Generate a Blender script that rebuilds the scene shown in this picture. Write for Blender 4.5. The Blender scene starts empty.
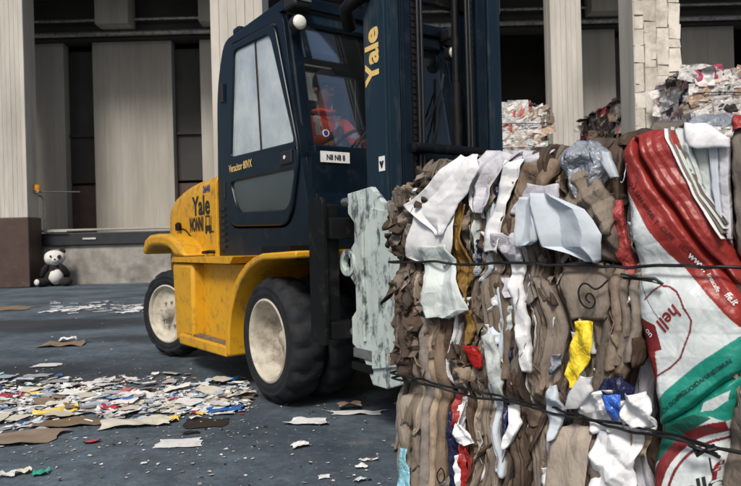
import bpy, bmesh, math, random
import numpy as np
from mathutils import Vector, Matrix
R = math.radians
random.seed(7); RNG = np.random.default_rng(7)
scene = bpy.context.scene
COL = scene.collection

# ------------------------------------------------------------------ camera
FPX, HCAM, ROLL = 638.0, 1.034, R(1.5)
cam_d = bpy.data.cameras.new('camera'); cam = bpy.data.objects.new('camera', cam_d); COL.objects.link(cam)
cam_d.sensor_width = 36.0; cam_d.lens = 36.0 * FPX / 741.0
cam_d.dof.use_dof = True; cam_d.dof.focus_distance = 2.9; cam_d.dof.aperture_fstop = 5.6
cam_d.clip_start = 0.05; cam_d.clip_end = 2000
cam.location = (0, 0, HCAM); cam.rotation_euler = (R(90), ROLL, 0)
scene.camera = cam
# ------------------------------------------------------------------ sky and sun (bright overcast, soft light from behind the camera)
SUN_EL, SUN_AZ = R(46), R(194)          # azimuth measured from +Y clockwise (sun behind the camera, a little left)
w = bpy.data.worlds.new('World'); scene.world = w; w.use_nodes = True
nt = w.node_tree; nt.nodes.clear()
sky = nt.nodes.new('ShaderNodeTexSky'); sky.sky_type = 'NISHITA'; sky.sun_disc = False
sky.sun_elevation = SUN_EL; sky.sun_rotation = SUN_AZ
sky.air_density = 1.0; sky.dust_density = 4.0; sky.ozone_density = 1.0
bg = nt.nodes.new('ShaderNodeBackground'); bg.inputs[1].default_value = 0.085
wo = nt.nodes.new('ShaderNodeOutputWorld')
hs_ = nt.nodes.new('ShaderNodeHueSaturation'); hs_.inputs['Saturation'].default_value = 1.05      # thin cloud whitens the sky
nt.links.new(sky.outputs[0], hs_.inputs['Color']); nt.links.new(hs_.outputs[0], bg.inputs[0]); nt.links.new(bg.outputs[0], wo.inputs[0])
sd = bpy.data.lights.new('sun', 'SUN'); sd.energy = 2.7; sd.angle = R(14); sd.color = (1.0, 0.95, 0.87)
sun = bpy.data.objects.new('sun', sd); COL.objects.link(sun)
dirv = Vector((math.sin(SUN_AZ) * math.cos(SUN_EL), math.cos(SUN_AZ) * math.cos(SUN_EL), math.sin(SUN_EL)))
sun.rotation_euler = dirv.to_track_quat('Z', 'Y').to_euler()
vs = scene.view_settings
vs.view_transform = 'Standard'; vs.look = 'None'; vs.gamma = 1; vs.use_curve_mapping = False
vs.exposure = 0.22

# ------------------------------------------------------------------ helpers
def tag(o, label=None, cat=None, group=None, kind=None):
    if label: o['label'] = label
    if cat: o['category'] = cat
    if group: o['group'] = group
    if kind: o['kind'] = kind
    return o

def link(name, me, mat, parent=None, smooth=None, bev=0.0, loc=None, rot=None, segs=2):
    o = bpy.data.objects.new(name, me); COL.objects.link(o)
    if mat is not None:
        for m in (mat if isinstance(mat, (list, tuple)) else [mat]): me.materials.append(m)
    if parent: o.parent = parent
    if loc is not None: o.location = loc
    if rot is not None: o.rotation_euler = rot
    if smooth is not None:
        me.polygons.foreach_set('use_smooth', [True] * len(me.polygons))
        if smooth < 179: me.set_sharp_from_angle(angle=R(smooth))
    if bev:
        b = o.modifiers.new('bevel', 'BEVEL'); b.width = bev; b.segments = segs; b.limit_method = 'ANGLE'; b.angle_limit = R(35)
        b.harden_normals = False
    return o

def empty(name, loc=(0, 0, 0), rz=0.0):
    o = bpy.data.objects.new(name, None); COL.objects.link(o); o.location = loc; o.rotation_euler = (0, 0, rz)
    o.empty_display_size = 0.2
    return o

class MB:
    """collects simple solids into one mesh"""
    def __init__(s): s.v = []; s.f = []
    def add(s, vs, fs):
        n = len(s.v); s.v += [tuple(map(float, p)) for p in vs]; s.f += [tuple(n + i for i in f) for f in fs]; return s
    def box(s, x0, x1, y0, y1, z0, z1):
        return s.add([(x0,y0,z0),(x1,y0,z0),(x1,y1,z0),(x0,y1,z0),(x0,y0,z1),(x1,y0,z1),(x1,y1,z1),(x0,y1,z1)],
                     [(0,3,2,1),(4,5,6,7),(0,1,5,4),(1,2,6,5),(2,3,7,6),(3,0,4,7)])
    def bar(s, p, q, a, b, up=(0, 0, 1)):
        """box bar from p to q, a wide (sideways), b high"""
        p = Vector(p); q = Vector(q); d = (q - p).normalized(); up = Vector(up)
        if abs(d.dot(up)) > .98: up = Vector((1, 0, 0))
        sd_ = d.cross(up).normalized(); u = sd_.cross(d)
        vs = []
        for c in (p, q):
            for i, j in ((-1,-1),(1,-1),(1,1),(-1,1)): vs.append(c + sd_ * (i * a / 2) + u * (j * b / 2))
        return s.add(vs, [(0,1,2,3),(7,6,5,4),(0,4,5,1),(1,5,6,2),(2,6,7,3),(3,7,4,0)])
    def tube(s, pts, r, n=8, cap=True):
        pts = [Vector(p) for p in pts]; rs = r if isinstance(r, (list, tuple)) else [r] * len(pts)
        vs = []; fs = []
        t0 = (pts[1] - pts[0]).normalized(); up = Vector((0, 0, 1)) if abs(t0.z) < .9 else Vector((1, 0, 0))
        x = t0.cross(up).normalized()
        for i, p in enumerate(pts):
            t = (pts[min(i + 1, len(pts) - 1)] - pts[max(i - 1, 0)]).normalized()
            x = (x - t * x.dot(t)).normalized(); y = t.cross(x)
            for k in range(n):
                a = 2 * math.pi * k / n; vs.append(p + (x * math.cos(a) + y * math.sin(a)) * rs[i])
        for i in range(len(pts) - 1):
            for k in range(n):
                a, b = i * n + k, i * n + (k + 1) % n; fs.append((a, b, b + n, a + n))
        if cap:
            fs.append(tuple(range(n - 1, -1, -1))); m = (len(pts) - 1) * n; fs.append(tuple(range(m, m + n)))
        return s.add(vs, fs)
    def lathe(s, prof, n=48, axis='y', c=(0, 0, 0), closed=False, mod=None):
        """prof: list of (r, h) along the axis"""
        vs = []; fs = []; m = len(prof)
        for k in range(n):
            a = 2 * math.pi * k / n
            for j, (r, h) in enumerate(prof):
                rr = r if mod is None else mod(r, h, k, j)
                ca, sa = math.cos(a) * rr, math.sin(a) * rr
                p = (ca, h, sa) if axis == 'y' else ((h, ca, sa) if axis == 'x' else (ca, sa, h))
                vs.append((p[0] + c[0], p[1] + c[1], p[2] + c[2]))
        for k in range(n):
            k2 = (k + 1) % n
            for j in range(m if closed else m - 1):
                j2 = (j + 1) % m; fs.append((k * m + j, k * m + j2, k2 * m + j2, k2 * m + j))
        return s.add(vs, fs)
    def plate(s, outer, holes=(), a0=0.0, a1=0.1, axis='y'):
        """polygon (with holes) extruded; axis y: poly is (x,z); axis x: poly is (y,z); axis z: poly is (x,y)"""
        bm = bmesh.new(); es = []
        P = {'y': lambda p, h: (p[0], h, p[1]), 'x': lambda p, h: (h, p[0], p[1]), 'z': lambda p, h: (p[0], p[1], h)}[axis]
        for lp in [outer] + list(holes):
            vv = [bm.verts.new(P(p, a0)) for p in lp]
            es += [bm.edges.new((vv[i], vv[(i + 1) % len(vv)])) for i in range(len(vv))]
        bmesh.ops.triangle_fill(bm, use_beauty=True, use_dissolve=False, edges=es)
        g = bmesh.ops.extrude_face_region(bm, geom=list(bm.faces))
        d = {'y': (0, a1 - a0, 0), 'x': (a1 - a0, 0, 0), 'z': (0, 0, a1 - a0)}[axis]
        bmesh.ops.translate(bm, vec=d, verts=[e for e in g['geom'] if isinstance(e, bmesh.types.BMVert)])
        bmesh.ops.recalc_face_normals(bm, faces=bm.faces)
        bm.verts.index_update()
        s.add([v.co[:] for v in bm.verts], [[v.index for v in f.verts] for f in bm.faces]); bm.free(); return s
    def xf(s, M):
        s.v = [tuple(M @ Vector(p)) for p in s.v]; return s
    def mesh(s, name='mesh', fix=True):
        me = bpy.data.meshes.new(name); me.from_pydata(s.v, [], s.f); me.update()
        if fix:
            bm = bmesh.new(); bm.from_mesh(me); bmesh.ops.recalc_face_normals(bm, faces=bm.faces); bm.to_mesh(me); bm.free()
        return me
    def build(s, name, mat, parent=None, **k):
        return link(name, s.mesh(name), mat, parent, **k)

def rounded(pts, r, n=5):
    """round the corners of a polygon; r one value or one per corner"""
    out = []; m = len(pts)
    for i in range(m):
        p = Vector(pts[i]); a = Vector(pts[i - 1]); b = Vector(pts[(i + 1) % m])
        rr = r[i] if isinstance(r, (list, tuple)) else r
        if rr <= 0: out.append(tuple(p)); continue
        da = (a - p); db = (b - p); ra = min(rr, da.length * .48); rb = min(rr, db.length * .48)
        A = p + da.normalized() * ra; B = p + db.normalized() * rb
        for k in range(n + 1):
            t = k / n; out.append(tuple(A * (1 - t) ** 2 + p * 2 * t * (1 - t) + B * t * t))
    return out

def grid_mesh(name, P, closed_u=False):
    """P: array (nv, nu, 3)"""
    nv, nu = P.shape[:2]
    me = bpy.data.meshes.new(name)
    i = np.arange((nv - 1) * (nu - 1)); r, c = i // (nu - 1), i % (nu - 1); a = r * nu + c
    F = np.stack([a, a + 1, a + nu + 1, a + nu], 1)
    me.from_pydata(P.reshape(-1, 3).tolist(), [], F.tolist()); me.update(); return me

_fcache = {}
def text_mb(txt, size=1.0, bold=0.0, shear=0.0, space=1.0):
    cu = bpy.data.curves.new('lettering', 'FONT'); cu.body = txt; cu.size = size; cu.offset = bold; cu.shear = shear
    cu.align_x = 'CENTER'; cu.align_y = 'CENTER'; cu.resolution_u = 3; cu.space_character = space
    o = bpy.data.objects.new('lettering', cu); COL.objects.link(o)
    dg = bpy.context.evaluated_depsgraph_get(); me = bpy.data.meshes.new_from_object(o.evaluated_get(dg))
    v = [tuple(p.co) for p in me.vertices]; f = [tuple(p.vertices) for p in me.polygons]
    bpy.data.objects.remove(o); bpy.data.curves.remove(cu); bpy.data.meshes.remove(me)
    return v, f

def lettering(parent, mat, txt, M, size, bold=0.0, sx=1.0, shear=0.0, name='lettering', fn=None, space=1.0):
    """flat print on a surface: M maps text plane (x, y, 0) to local space, or fn(x, y) does"""
    v, f = text_mb(txt, size, bold, shear, space)
    if fn is None: v = [tuple(M @ Vector((p[0] * sx, p[1], 0))) for p in v]
    else: v = [tuple(fn(p[0] * sx, p[1])) for p in v]
    me = bpy.data.meshes.new(name); me.from_pydata(v, [], f); me.update()
    return link(name, me, mat, parent)

# numpy noise -----------------------------------------------------------------
def _h(ix, iy, seed):
    n = (ix.astype(np.int64) * 374761393 + iy.astype(np.int64) * 668265263 + seed * 1442695041) & 0x7fffffff
    n = ((n ^ (n >> 13)) * 1274126177) & 0x7fffffff
    return ((n ^ (n >> 16)) & 0xffff) / 32767.5 - 1.0
def vn(x, y, seed=0):
    x = np.asarray(x, float); y = np.asarray(y, float); x, y = np.broadcast_arrays(x, y)
    ix = np.floor(x); iy = np.floor(y); fx = x - ix; fy = y - iy
    fx = fx * fx * (3 - 2 * fx); fy = fy * fy * (3 - 2 * fy)
    a = _h(ix, iy, seed); b = _h(ix + 1, iy, seed); c = _h(ix, iy + 1, seed); d = _h(ix + 1, iy + 1, seed)
    return (a * (1 - fx) + b * fx) * (1 - fy) + (c * (1 - fx) + d * fx) * fy
def tri(t): return np.abs((t % 1.0) * 2 - 1) * 2 - 1
def crumple(x, y, seed=0, f=7.0, octs=4):
    """sharp-creased field like crushed paper, about -1..1"""
    rg = np.random.default_rng(seed + 991); out = 0; amp = 1.0; tot = 0
    wx = x + .35 / f * vn(x * f * .6, y * f * .6, seed + 1) * 2; wy = y + .35 / f * vn(x * f * .6 + 9, y * f * .6, seed + 2) * 2
    for k in range(octs):
        a = rg.uniform(0, math.pi); ff = f * (1.55 ** k) * rg.uniform(.8, 1.2)
        t = (wx * math.cos(a) + wy * math.sin(a)) * ff + rg.uniform(0, 1)
        m = .5 + .5 * vn(x * f * .5 + 3 * k, y * f * .5, seed + 5 + k)
        out = out + amp * tri(t) * m; tot += amp; amp *= .62
    return out / tot

# materials --------------------------------------------------------------------
def pl(t, seed, step, amp):
    """piecewise-linear jitter, like a torn or cut edge"""
    rg_ = np.random.default_rng(int(seed) + 4242); t = np.asarray(t, float); k0 = np.arange(t.min() - step, t.max() + 2 * step, step)
    k0 = k0 + rg_.uniform(-.3, .3, len(k0)) * step; return np.interp(t, k0, rg_.uniform(-1, 1, len(k0))) * amp
def folds(x, y, seed, n=4, f=5.0):
    """a few long straight creases with flat facets between, about -1..1"""
    rg_ = np.random.default_rng(seed + 17); out = 0; a0 = rg_.uniform(0, math.pi)
    for k in range(n):
        a = a0 + rg_.normal(0, .5) if k < 2 else rg_.uniform(0, math.pi); c = rg_.uniform(-.5, .5); ff = f * rg_.uniform(.5, 1.6)
        t = (x * math.cos(a) + y * math.sin(a)) * ff + c + .10 * vn(x * 6, y * 6, seed + k); out = out + tri(t) * rg_.uniform(.4, 1.0)
    return out / n * 1.4
def mat(name, col, rough=.6, metal=0.0, var=.12, vs_=6.0, bump=0.0, bs=60.0, dirt=None, damt=.45, ds=3.0, objvar=0.0, spec=.5, coat=0.0, stretch=None, dsharp=.12, wrinkle=None):
    m = bpy.data.materials.new(name); m.use_nodes = True; t = m.node_tree; N = t.nodes; Lk = t.links
    b = N['Principled BSDF']; b.inputs['Roughness'].default_value = rough; b.inputs['Metallic'].default_value = metal
    b.inputs['Specular IOR Level'].default_value = spec
    if coat: b.inputs['Coat Weight'].default_value = coat; b.inputs['Coat Roughness'].default_value = .15
    tc = N.new('ShaderNodeTexCoord'); src = tc.outputs['Object']
    if stretch:
        mp = N.new('ShaderNodeMapping'); mp.inputs['Scale'].default_value = stretch; Lk.new(src, mp.inputs[0]); src = mp.outputs[0]
    def noise(scale, det=5, rg=.6):
        n = N.new('ShaderNodeTexNoise'); n.inputs['Scale'].default_value = scale; n.inputs['Detail'].default_value = det
        n.inputs['Roughness'].default_value = rg; Lk.new(src, n.inputs['Vector']); return n.outputs['Fac']
    def rng(x, lo, hi, a=0.0, c=1.0):
        n = N.new('ShaderNodeMapRange'); n.inputs[1].default_value = lo; n.inputs[2].default_value = hi
        n.inputs[3].default_value = a; n.inputs[4].default_value = c; Lk.new(x, n.inputs[0]); return n.outputs[0]
    def mixc(f, a, c, mode='MIX'):
        n = N.new('ShaderNodeMix'); n.data_type = 'RGBA'; n.blend_type = mode
        if isinstance(f, float): n.inputs[0].default_value = f
        else: Lk.new(f, n.inputs[0])
        for k, vv in ((6, a), (7, c)):
            if isinstance(vv, tuple): n.inputs[k].default_value = (*vv[:3], 1)
            else: Lk.new(vv, n.inputs[k])
        return n.outputs[2]
    c = tuple(col)
    v = rng(noise(vs_), .3, .7, 1 - var, 1 + var)
    hv = N.new('ShaderNodeHueSaturation'); hv.inputs['Color'].default_value = (*c, 1); Lk.new(v, hv.inputs['Value'])
    out = hv.outputs[0]
    if objvar:
        oi = N.new('ShaderNodeObjectInfo'); h2 = N.new('ShaderNodeHueSaturation'); Lk.new(out, h2.inputs['Color'])
        Lk.new(rng(oi.outputs['Random'], 0, 1, 1 - objvar, 1 + objvar), h2.inputs['Value'])
        s2 = N.new('ShaderNodeMath'); s2.operation = 'MULTIPLY'; s2.inputs[1].default_value = 7.31; Lk.new(oi.outputs['Random'], s2.inputs[0])
        s3 = N.new('ShaderNodeMath'); s3.operation = 'FRACT'; Lk.new(s2.outputs[0], s3.inputs[0])
        Lk.new(rng(s3.outputs[0], 0, 1, 1 - objvar * .9, 1 + objvar * .6), h2.inputs['Saturation']); out = h2.outputs[0]
    if dirt is not None:
        n1 = noise(ds, 8, .7); f = rng(n1, 1 - damt - dsharp, 1 - damt + dsharp)
        out = mixc(f, out, tuple(dirt))
        rr = rng(f, 0, 1, rough, min(1, rough + .25)); Lk.new(rr, b.inputs['Roughness'])
    Lk.new(out, b.inputs['Base Color'])
    if wrinkle:
        sc, st, zs = wrinkle
        oi = N.new('ShaderNodeObjectInfo'); ml = N.new('ShaderNodeVectorMath'); ml.operation = 'SCALE'; ml.inputs[0].default_value = (13, 7, 19); Lk.new(oi.outputs['Random'], ml.inputs['Scale'])
        mp = N.new('ShaderNodeMapping'); mp.inputs['Scale'].default_value = (1, 1, zs); Lk.new(tc.outputs['Object'], mp.inputs[0])
        ad = N.new('ShaderNodeVectorMath'); Lk.new(mp.outputs[0], ad.inputs[0]); Lk.new(ml.outputs[0], ad.inputs[1])
        nz = N.new('ShaderNodeTexNoise'); nz.inputs['Scale'].default_value = sc * .5; nz.inputs['Detail'].default_value = 3; Lk.new(ad.outputs[0], nz.inputs['Vector'])
        s2 = N.new('ShaderNodeVectorMath'); s2.operation = 'SCALE'; s2.inputs['Scale'].default_value = .5 / sc; Lk.new(nz.outputs['Color'], s2.inputs[0])
        a2 = N.new('ShaderNodeVectorMath'); Lk.new(ad.outputs[0], a2.inputs[0]); Lk.new(s2.outputs[0], a2.inputs[1])
        hh = None
        for q, (k_, am) in enumerate(((1.0, 1.0), (2.6, .42), (6.5, .16))):
            vo = N.new('ShaderNodeTexNoise'); vo.inputs['Scale'].default_value = sc * k_ * .55; vo.inputs['Detail'].default_value = 0; Lk.new(a2.outputs[0], vo.inputs['Vector'])
            m0 = N.new('ShaderNodeMath'); m0.operation = 'SUBTRACT'; m0.inputs[1].default_value = .5; Lk.new(vo.outputs['Fac'], m0.inputs[0])
            m1 = N.new('ShaderNodeMath'); m1.operation = 'ABSOLUTE'; Lk.new(m0.outputs[0], m1.inputs[0])        # folds: sharp creases between smooth facets
            mm = N.new('ShaderNodeMath'); mm.operation = 'MULTIPLY_ADD'; mm.inputs[1].default_value = am * 3.2; Lk.new(m1.outputs[0], mm.inputs[0])
            if hh is not None: Lk.new(hh, mm.inputs[2])
            else: mm.inputs[2].default_value = 0
            hh = mm.outputs[0]
        bp = N.new('ShaderNodeBump'); bp.inputs['Strength'].default_value = st; bp.inputs['Distance'].default_value = .35 / sc
        Lk.new(hh, bp.inputs['Height']); Lk.new(bp.outputs[0], b.inputs['Normal'])
    elif bump:
        bp = N.new('ShaderNodeBump'); bp.inputs['Strength'].default_value = bump; bp.inputs['Distance'].default_value = .01
        Lk.new(noise(bs, 6, .6), bp.inputs['Height']); Lk.new(bp.outputs[0], b.inputs['Normal'])
    return m

def glass(name, tint, refl, rough=.02, sky_film=0.0):
    m = bpy.data.materials.new(name); m.use_nodes = True; t = m.node_tree; N = t.nodes; Lk = t.links; N.clear()
    o = N.new('ShaderNodeOutputMaterial'); mx = N.new('ShaderNodeMixShader'); tr = N.new('ShaderNodeBsdfTransparent'); gl = N.new('ShaderNodeBsdfGlossy')
    tr.inputs[0].default_value = (*tint, 1); gl.inputs['Roughness'].default_value = rough; gl.inputs[0].default_value = (.95, 1, 1, 1)
    fr = N.new('ShaderNodeFresnel'); fr.inputs[0].default_value = 1.5
    mr = N.new('ShaderNodeMapRange'); mr.inputs[3].default_value = refl; mr.inputs[4].default_value = 1.0
    Lk.new(fr.outputs[0], mr.inputs[0]); Lk.new(mr.outputs[0], mx.inputs[0]); Lk.new(tr.outputs[0], mx.inputs[1]); Lk.new(gl.outputs[0], mx.inputs[2])
    last = mx.outputs[0]
    if sky_film:      # uneven pale film painted in for the bright sky reflection
        df = N.new('ShaderNodeBsdfDiffuse'); df.inputs[0].default_value = (.80, .87, .87, 1); tc = N.new('ShaderNodeTexCoord')
        nz = N.new('ShaderNodeTexNoise'); nz.inputs['Scale'].default_value = 2.6; nz.inputs['Detail'].default_value = 7; nz.inputs['Roughness'].default_value = .6; Lk.new(tc.outputs['Object'], nz.inputs['Vector'])
        r2 = N.new('ShaderNodeMapRange'); r2.inputs[1].default_value = .3; r2.inputs[2].default_value = .7; r2.inputs[3].default_value = sky_film * .55; r2.inputs[4].default_value = sky_film * 1.35; Lk.new(nz.outputs['Fac'], r2.inputs[0])
        m2 = N.new('ShaderNodeMixShader'); Lk.new(r2.outputs[0], m2.inputs[0]); Lk.new(last, m2.inputs[1]); Lk.new(df.outputs[0], m2.inputs[2]); last = m2.outputs[0]
    Lk.new(last, o.inputs[0]); return m

M = dict(
    yellow=mat('yellow_paint', (.58, .30, .011), .40, var=.10, vs_=3, dirt=(.17, .10, .04), damt=.38, ds=11, bump=.05, bs=40, dsharp=.1),
    navy=mat('dark_blue_paint', (.0035, .009, .016), .30, var=.2, vs_=4, dirt=(.022, .028, .033), damt=.33, ds=6, spec=.28),
    mastblue=mat('worn_mast_steel', (.009, .023, .037), .40, var=.25, vs_=3, dirt=(.07, .075, .075), damt=.36, ds=7, stretch=(1, 1, .25), spec=.28),
    black=mat('black_steel', (.004, .0045, .005), .5, var=.3, dirt=(.030, .029, .028), damt=.33, ds=9, spec=.22),
    greasy=mat('greasy_chain', (.008, .008, .009), .45, var=.4, vs_=30),
    rubber=mat('tyre_rubber', (.010, .012, .015), .7, var=.25, vs_=9, bump=.25, bs=80, dirt=(.024, .026, .028), damt=.4, ds=14, spec=.3),
    rim=mat('cream_rim_paint', (.50, .465, .385), .5, var=.10, dirt=(.15, .12, .09), damt=.44, ds=5),
    clamp=mat('scraped_pale_green_steel', (.44, .51, .49), .5, var=.14, vs_=10, dirt=(.075, .09, .10), damt=.45, ds=15, bump=.2, bs=40, stretch=(1, 1, .45), dsharp=.05),
    steel=mat('bare_steel', (.32, .33, .34), .4, metal=.8, var=.2, dirt=(.06, .05, .04), damt=.4, ds=8),
    plastic=mat('black_plastic', (.012, .012, .014), .55, var=.2),
    seat=mat('black_vinyl', (.013, .013, .015), .5, var=.2),
    gold=mat('gold_lettering', (.72, .50, .18), .45, var=.1, vs_=20),
    ink=mat('black_lettering', (.010, .010, .014), .5, var=.1),
    blueink=mat('blue_lettering', (.03, .04, .2), .5, var=.1),
    white=mat('white_sticker', (.75, .76, .75), .5, var=.1, vs_=20),
    lens=mat('lamp_lens', (.78, .77, .70), .15, var=.05),
    glass_side=glass('side_window_glass', (.85, .9, .9), .50, sky_film=.42),
    glass_low=glass('lower_window_glass', (.85, .9, .9), .14, sky_film=.02),
    glass_front=glass('windscreen_glass', (.97, .99, 1.0), .035, sky_film=.008),
    hivis=mat('orange_hi_vis_cloth', (1.0, .13, .04), .75, var=.15, vs_=12, bump=.3, bs=25),
    reflective=mat('reflective_band', (.62, .62, .60), .4, var=.1),
    skin=mat('skin', (.42, .22, .15), .5, var=.08),
    trousers=mat('dark_trousers', (.02, .022, .03), .8, var=.2),
    hair=mat('dark_cap_cloth', (.012, .012, .014), .8, var=.2),
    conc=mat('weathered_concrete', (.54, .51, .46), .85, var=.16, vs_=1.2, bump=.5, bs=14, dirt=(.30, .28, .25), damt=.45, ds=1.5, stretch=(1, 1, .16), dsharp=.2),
    conc_dark=mat('shade_toned_concrete', (.37, .35, .31), .9, var=.18, vs_=1.0, bump=.4, bs=12, dirt=(.22, .205, .18), damt=.46, ds=.9, stretch=(1, 1, .14), dsharp=.22),  # darker copy of the concrete, shade is put into its colour
    block=mat('pale_concrete_block', (.60, .565, .50), .85, var=.14, vs_=2.5, bump=.4, bs=22, dirt=(.34, .30, .25), damt=.42, ds=3, objvar=.10),
    mortar=mat('dark_joint', (.17, .155, .135), .95, var=.2),
    brown=mat('brown_painted_base', (.055, .030, .024), .6, var=.25, vs_=2, dirt=(.10, .085, .075), damt=.33, ds=2.5),
    dockwall=mat('stained_dock_concrete', (.30, .29, .265), .9, var=.2, vs_=1.5, bump=.5, bs=10, dirt=(.09, .08, .07), damt=.42, ds=1.3, dsharp=.15),
    darksteel=mat('dark_dock_steel', (.014, .016, .022), .5, var=.3),
    indoor_dark=mat('indoor_shade_black', (.035, .034, .033), .9, var=.3, vs_=.8),  # near-black, the roofed interior's shade painted into the colour
    amber=mat('amber_plastic', (.75, .30, .02), .35, var=.1),
    plush_w=mat('white_plush', (.62, .61, .58), .95, var=.12, vs_=30, bump=.8, bs=90),
    plush_b=mat('black_plush', (.010, .010, .011), .95, var=.3, vs_=30, bump=.8, bs=90),
)
# ================================================================== GROUND
def asphalt():
    m = bpy.data.materials.new('worn_asphalt'); m.use_nodes = True; t = m.node_tree; N = t.nodes; Lk = t.links; b = N['Principled BSDF']
    tc = N.new('ShaderNodeTexCoord')
    def noise(s, d=6, r=.6, off=0):
        n = N.new('ShaderNodeTexNoise'); n.inputs['Scale'].default_value = s; n.inputs['Detail'].default_value = d; n.inputs['Roughness'].default_value = r
        mp = N.new('ShaderNodeMapping'); mp.inputs['Location'].default_value = (off, off * .7, 0); Lk.new(tc.outputs['Object'], mp.inputs[0]); Lk.new(mp.outputs[0], n.inputs['Vector']); return n.outputs['Fac']
    def rng(x, lo, hi, a=0.0, c=1.0):
        n = N.new('ShaderNodeMapRange'); n.inputs[1].default_value = lo; n.inputs[2].default_value = hi; n.inputs[3].default_value = a; n.inputs[4].default_value = c
        Lk.new(x, n.inputs[0]); return n.outputs[0]
    def mix(f, a, c, mode='MIX'):
        n = N.new('ShaderNodeMix'); n.data_type = 'RGBA'; n.blend_type = mode
        if isinstance(f, float): n.inputs[0].default_value = f
        else: Lk.new(f, n.inputs[0])
        for k, vv in ((6, a), (7, c)):
            if isinstance(vv, tuple): n.inputs[k].default_value = (*vv, 1)
            else: Lk.new(vv, n.inputs[k])
        return n.outputs[2]
    def mth(op, a, c):
        n = N.new('ShaderNodeMath'); n.operation = op
        for k, vv in ((0, a), (1, c)):
            if isinstance(vv, (int, float)): n.inputs[k].default_value = vv
            else: Lk.new(vv, n.inputs[k])
        return n.outputs[0]
    base = mix(rng(noise(.9), .40, .62), (.033, .052, .070), (.108, .145, .178))
    base = mix(rng(noise(9, 8, .75, 4), .45, .72), base, (.034, .046, .056))          # blotchy wear
    base = mix(rng(noise(90, 3, .6, 2), .62, .74, 0, .35), base, (.17, .175, .18))     # pale aggregate
    base = mix(rng(noise(28, 6, .7, 8), .48, .70, 0, .55), base, (.028, .034, .040))
    base = mix(rng(noise(17, 6, .7, 15), .55, .72, 0, .5), base, (.17, .185, .195))
    base = mix(rng(noise(2.3, 9, .8, 11), .56, .72, 0, .6), base, (.19, .195, .195))    # dusty smears
    # oil / damp stains with their own shape
    sp = N.new('ShaderNodeSeparateXYZ'); Lk.new(tc.outputs['Object'], sp.inputs[0])
    wob = rng(noise(1.6, 8, .7, 7), 0, 1, -1.1, 1.1)
    def stain(cx_, cy_, rx, ry):
        a = mth('DIVIDE', mth('SUBTRACT', sp.outputs[0], cx_), rx); c = mth('DIVIDE', mth('SUBTRACT', sp.outputs[1], cy_), ry)
        return rng(mth('ADD', mth('ADD', mth('MULTIPLY', a, a), mth('MULTIPLY', c, c)), wob), .45, 1.3, 1, 0)
    s = stain(-3.4, 5.35, 1.55, .62)
    for q in ((-1.4, 7.4, 1.8, .5), (-5, 9, 2.4, .8), (.3, 4.9, 1.3, 1.0)): s = mth('MAXIMUM', s, stain(*q))
    col = mix(mth('MULTIPLY', s, .82), base, (.013, .017, .022))
    Lk.new(col, b.inputs['Base Color'])
    Lk.new(rng(mth('ADD', mth('MULTIPLY', s, .6), rng(noise(1.4, 5, .6, 3), .5, .7, 0, .3)), 0, 1, .82, .34), b.inputs['Roughness'])
    bp = N.new('ShaderNodeBump'); bp.inputs['Strength'].default_value = .55; bp.inputs['Distance'].default_value = .012
    h = mth('ADD', mth('MULTIPLY', noise(110, 3, .6), .5), noise(6, 8, .7, 5)); Lk.new(h, bp.inputs['Height']); Lk.new(bp.outputs[0], b.inputs['Normal'])
    return m
ASPH = asphalt()
g = MB(); S_ = 400
g.add([(-S_, -S_, 0), (S_, -S_, 0), (S_, S_, 0), (-S_, S_, 0)], [(0, 1, 2, 3)])
tag(g.build('ground', ASPH), kind='structure')

# ================================================================== WAREHOUSE behind
wh = empty('warehouse', (0, 19.5, 0))
tag(wh, 'concrete warehouse with raised loading dock, tall wall panels and columns behind the forklift', 'building')
def W(mb, name, m, par=wh, **k):
    mb.xf(Matrix.Translation((0, -19.5, 0))); return mb.build(name, m, par, **k)
XL, XR = -15.0, 19.0
W(MB().box(XL, XR, 19.55, 26, 0, 1.19), 'dock_wall', M['dockwall'])
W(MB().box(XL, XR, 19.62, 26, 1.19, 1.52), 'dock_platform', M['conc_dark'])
W(MB().box(XL, XR, 19.44, 19.6, 1.2, 1.58), 'dock_edge_beam', M['darksteel'], bev=.02)
W(MB().tube([(XL, 19.42, 1.66), (XR, 19.42, 1.66)], .035), 'dock_edge_pipe', M['conc_dark'])
W(MB().box(-8.75, -8.35, 19.40, 19.438, 1.37, 1.42), 'dock_tag', M['conc'])
W(MB().box(XL, XR, 25.6, 26, 1.5, 9.6), 'back_wall', M['indoor_dark'])
W(MB().box(XL, XL + .3, 19.6, 25.6, 1.5, 9.6), 'end_wall', M['indoor_dark'])
W(MB().box(XR - .3, XR, 19.6, 25.6, 1.5, 9.6), 'end_wall', M['indoor_dark'])
def panel(x0, x1, z0=1.53, z1=8.2, y=22.0):
    """board-marked concrete slab with shallow vertical ribs"""
    mb = MB(); n = max(4, int((x1 - x0) / .17)); xs = [x0 + (x1 - x0) * i / n for i in range(n + 1)]
    mb.box(x0, x1, y + .03, y + .4, z0, z1)
    for i in range(n):
        d = random.uniform(0, .006); mb.box(xs[i] + .001, xs[i + 1] - .001, y - d, y + .032, z0 + .002, z1 - .002)
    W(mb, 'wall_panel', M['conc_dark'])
for a, c in ((-14.2, -12.2), (-11.4, -10.42), (-9.42, -6.70), (-5.72, -4.6), (-3.9, -1.2), (-.4, 2.3), (3.05, 4.55), (7.3, 8.6), (10.9, 12.7), (13.6, 15.6), (16.4, 18.4)): panel(a, c)
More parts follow.
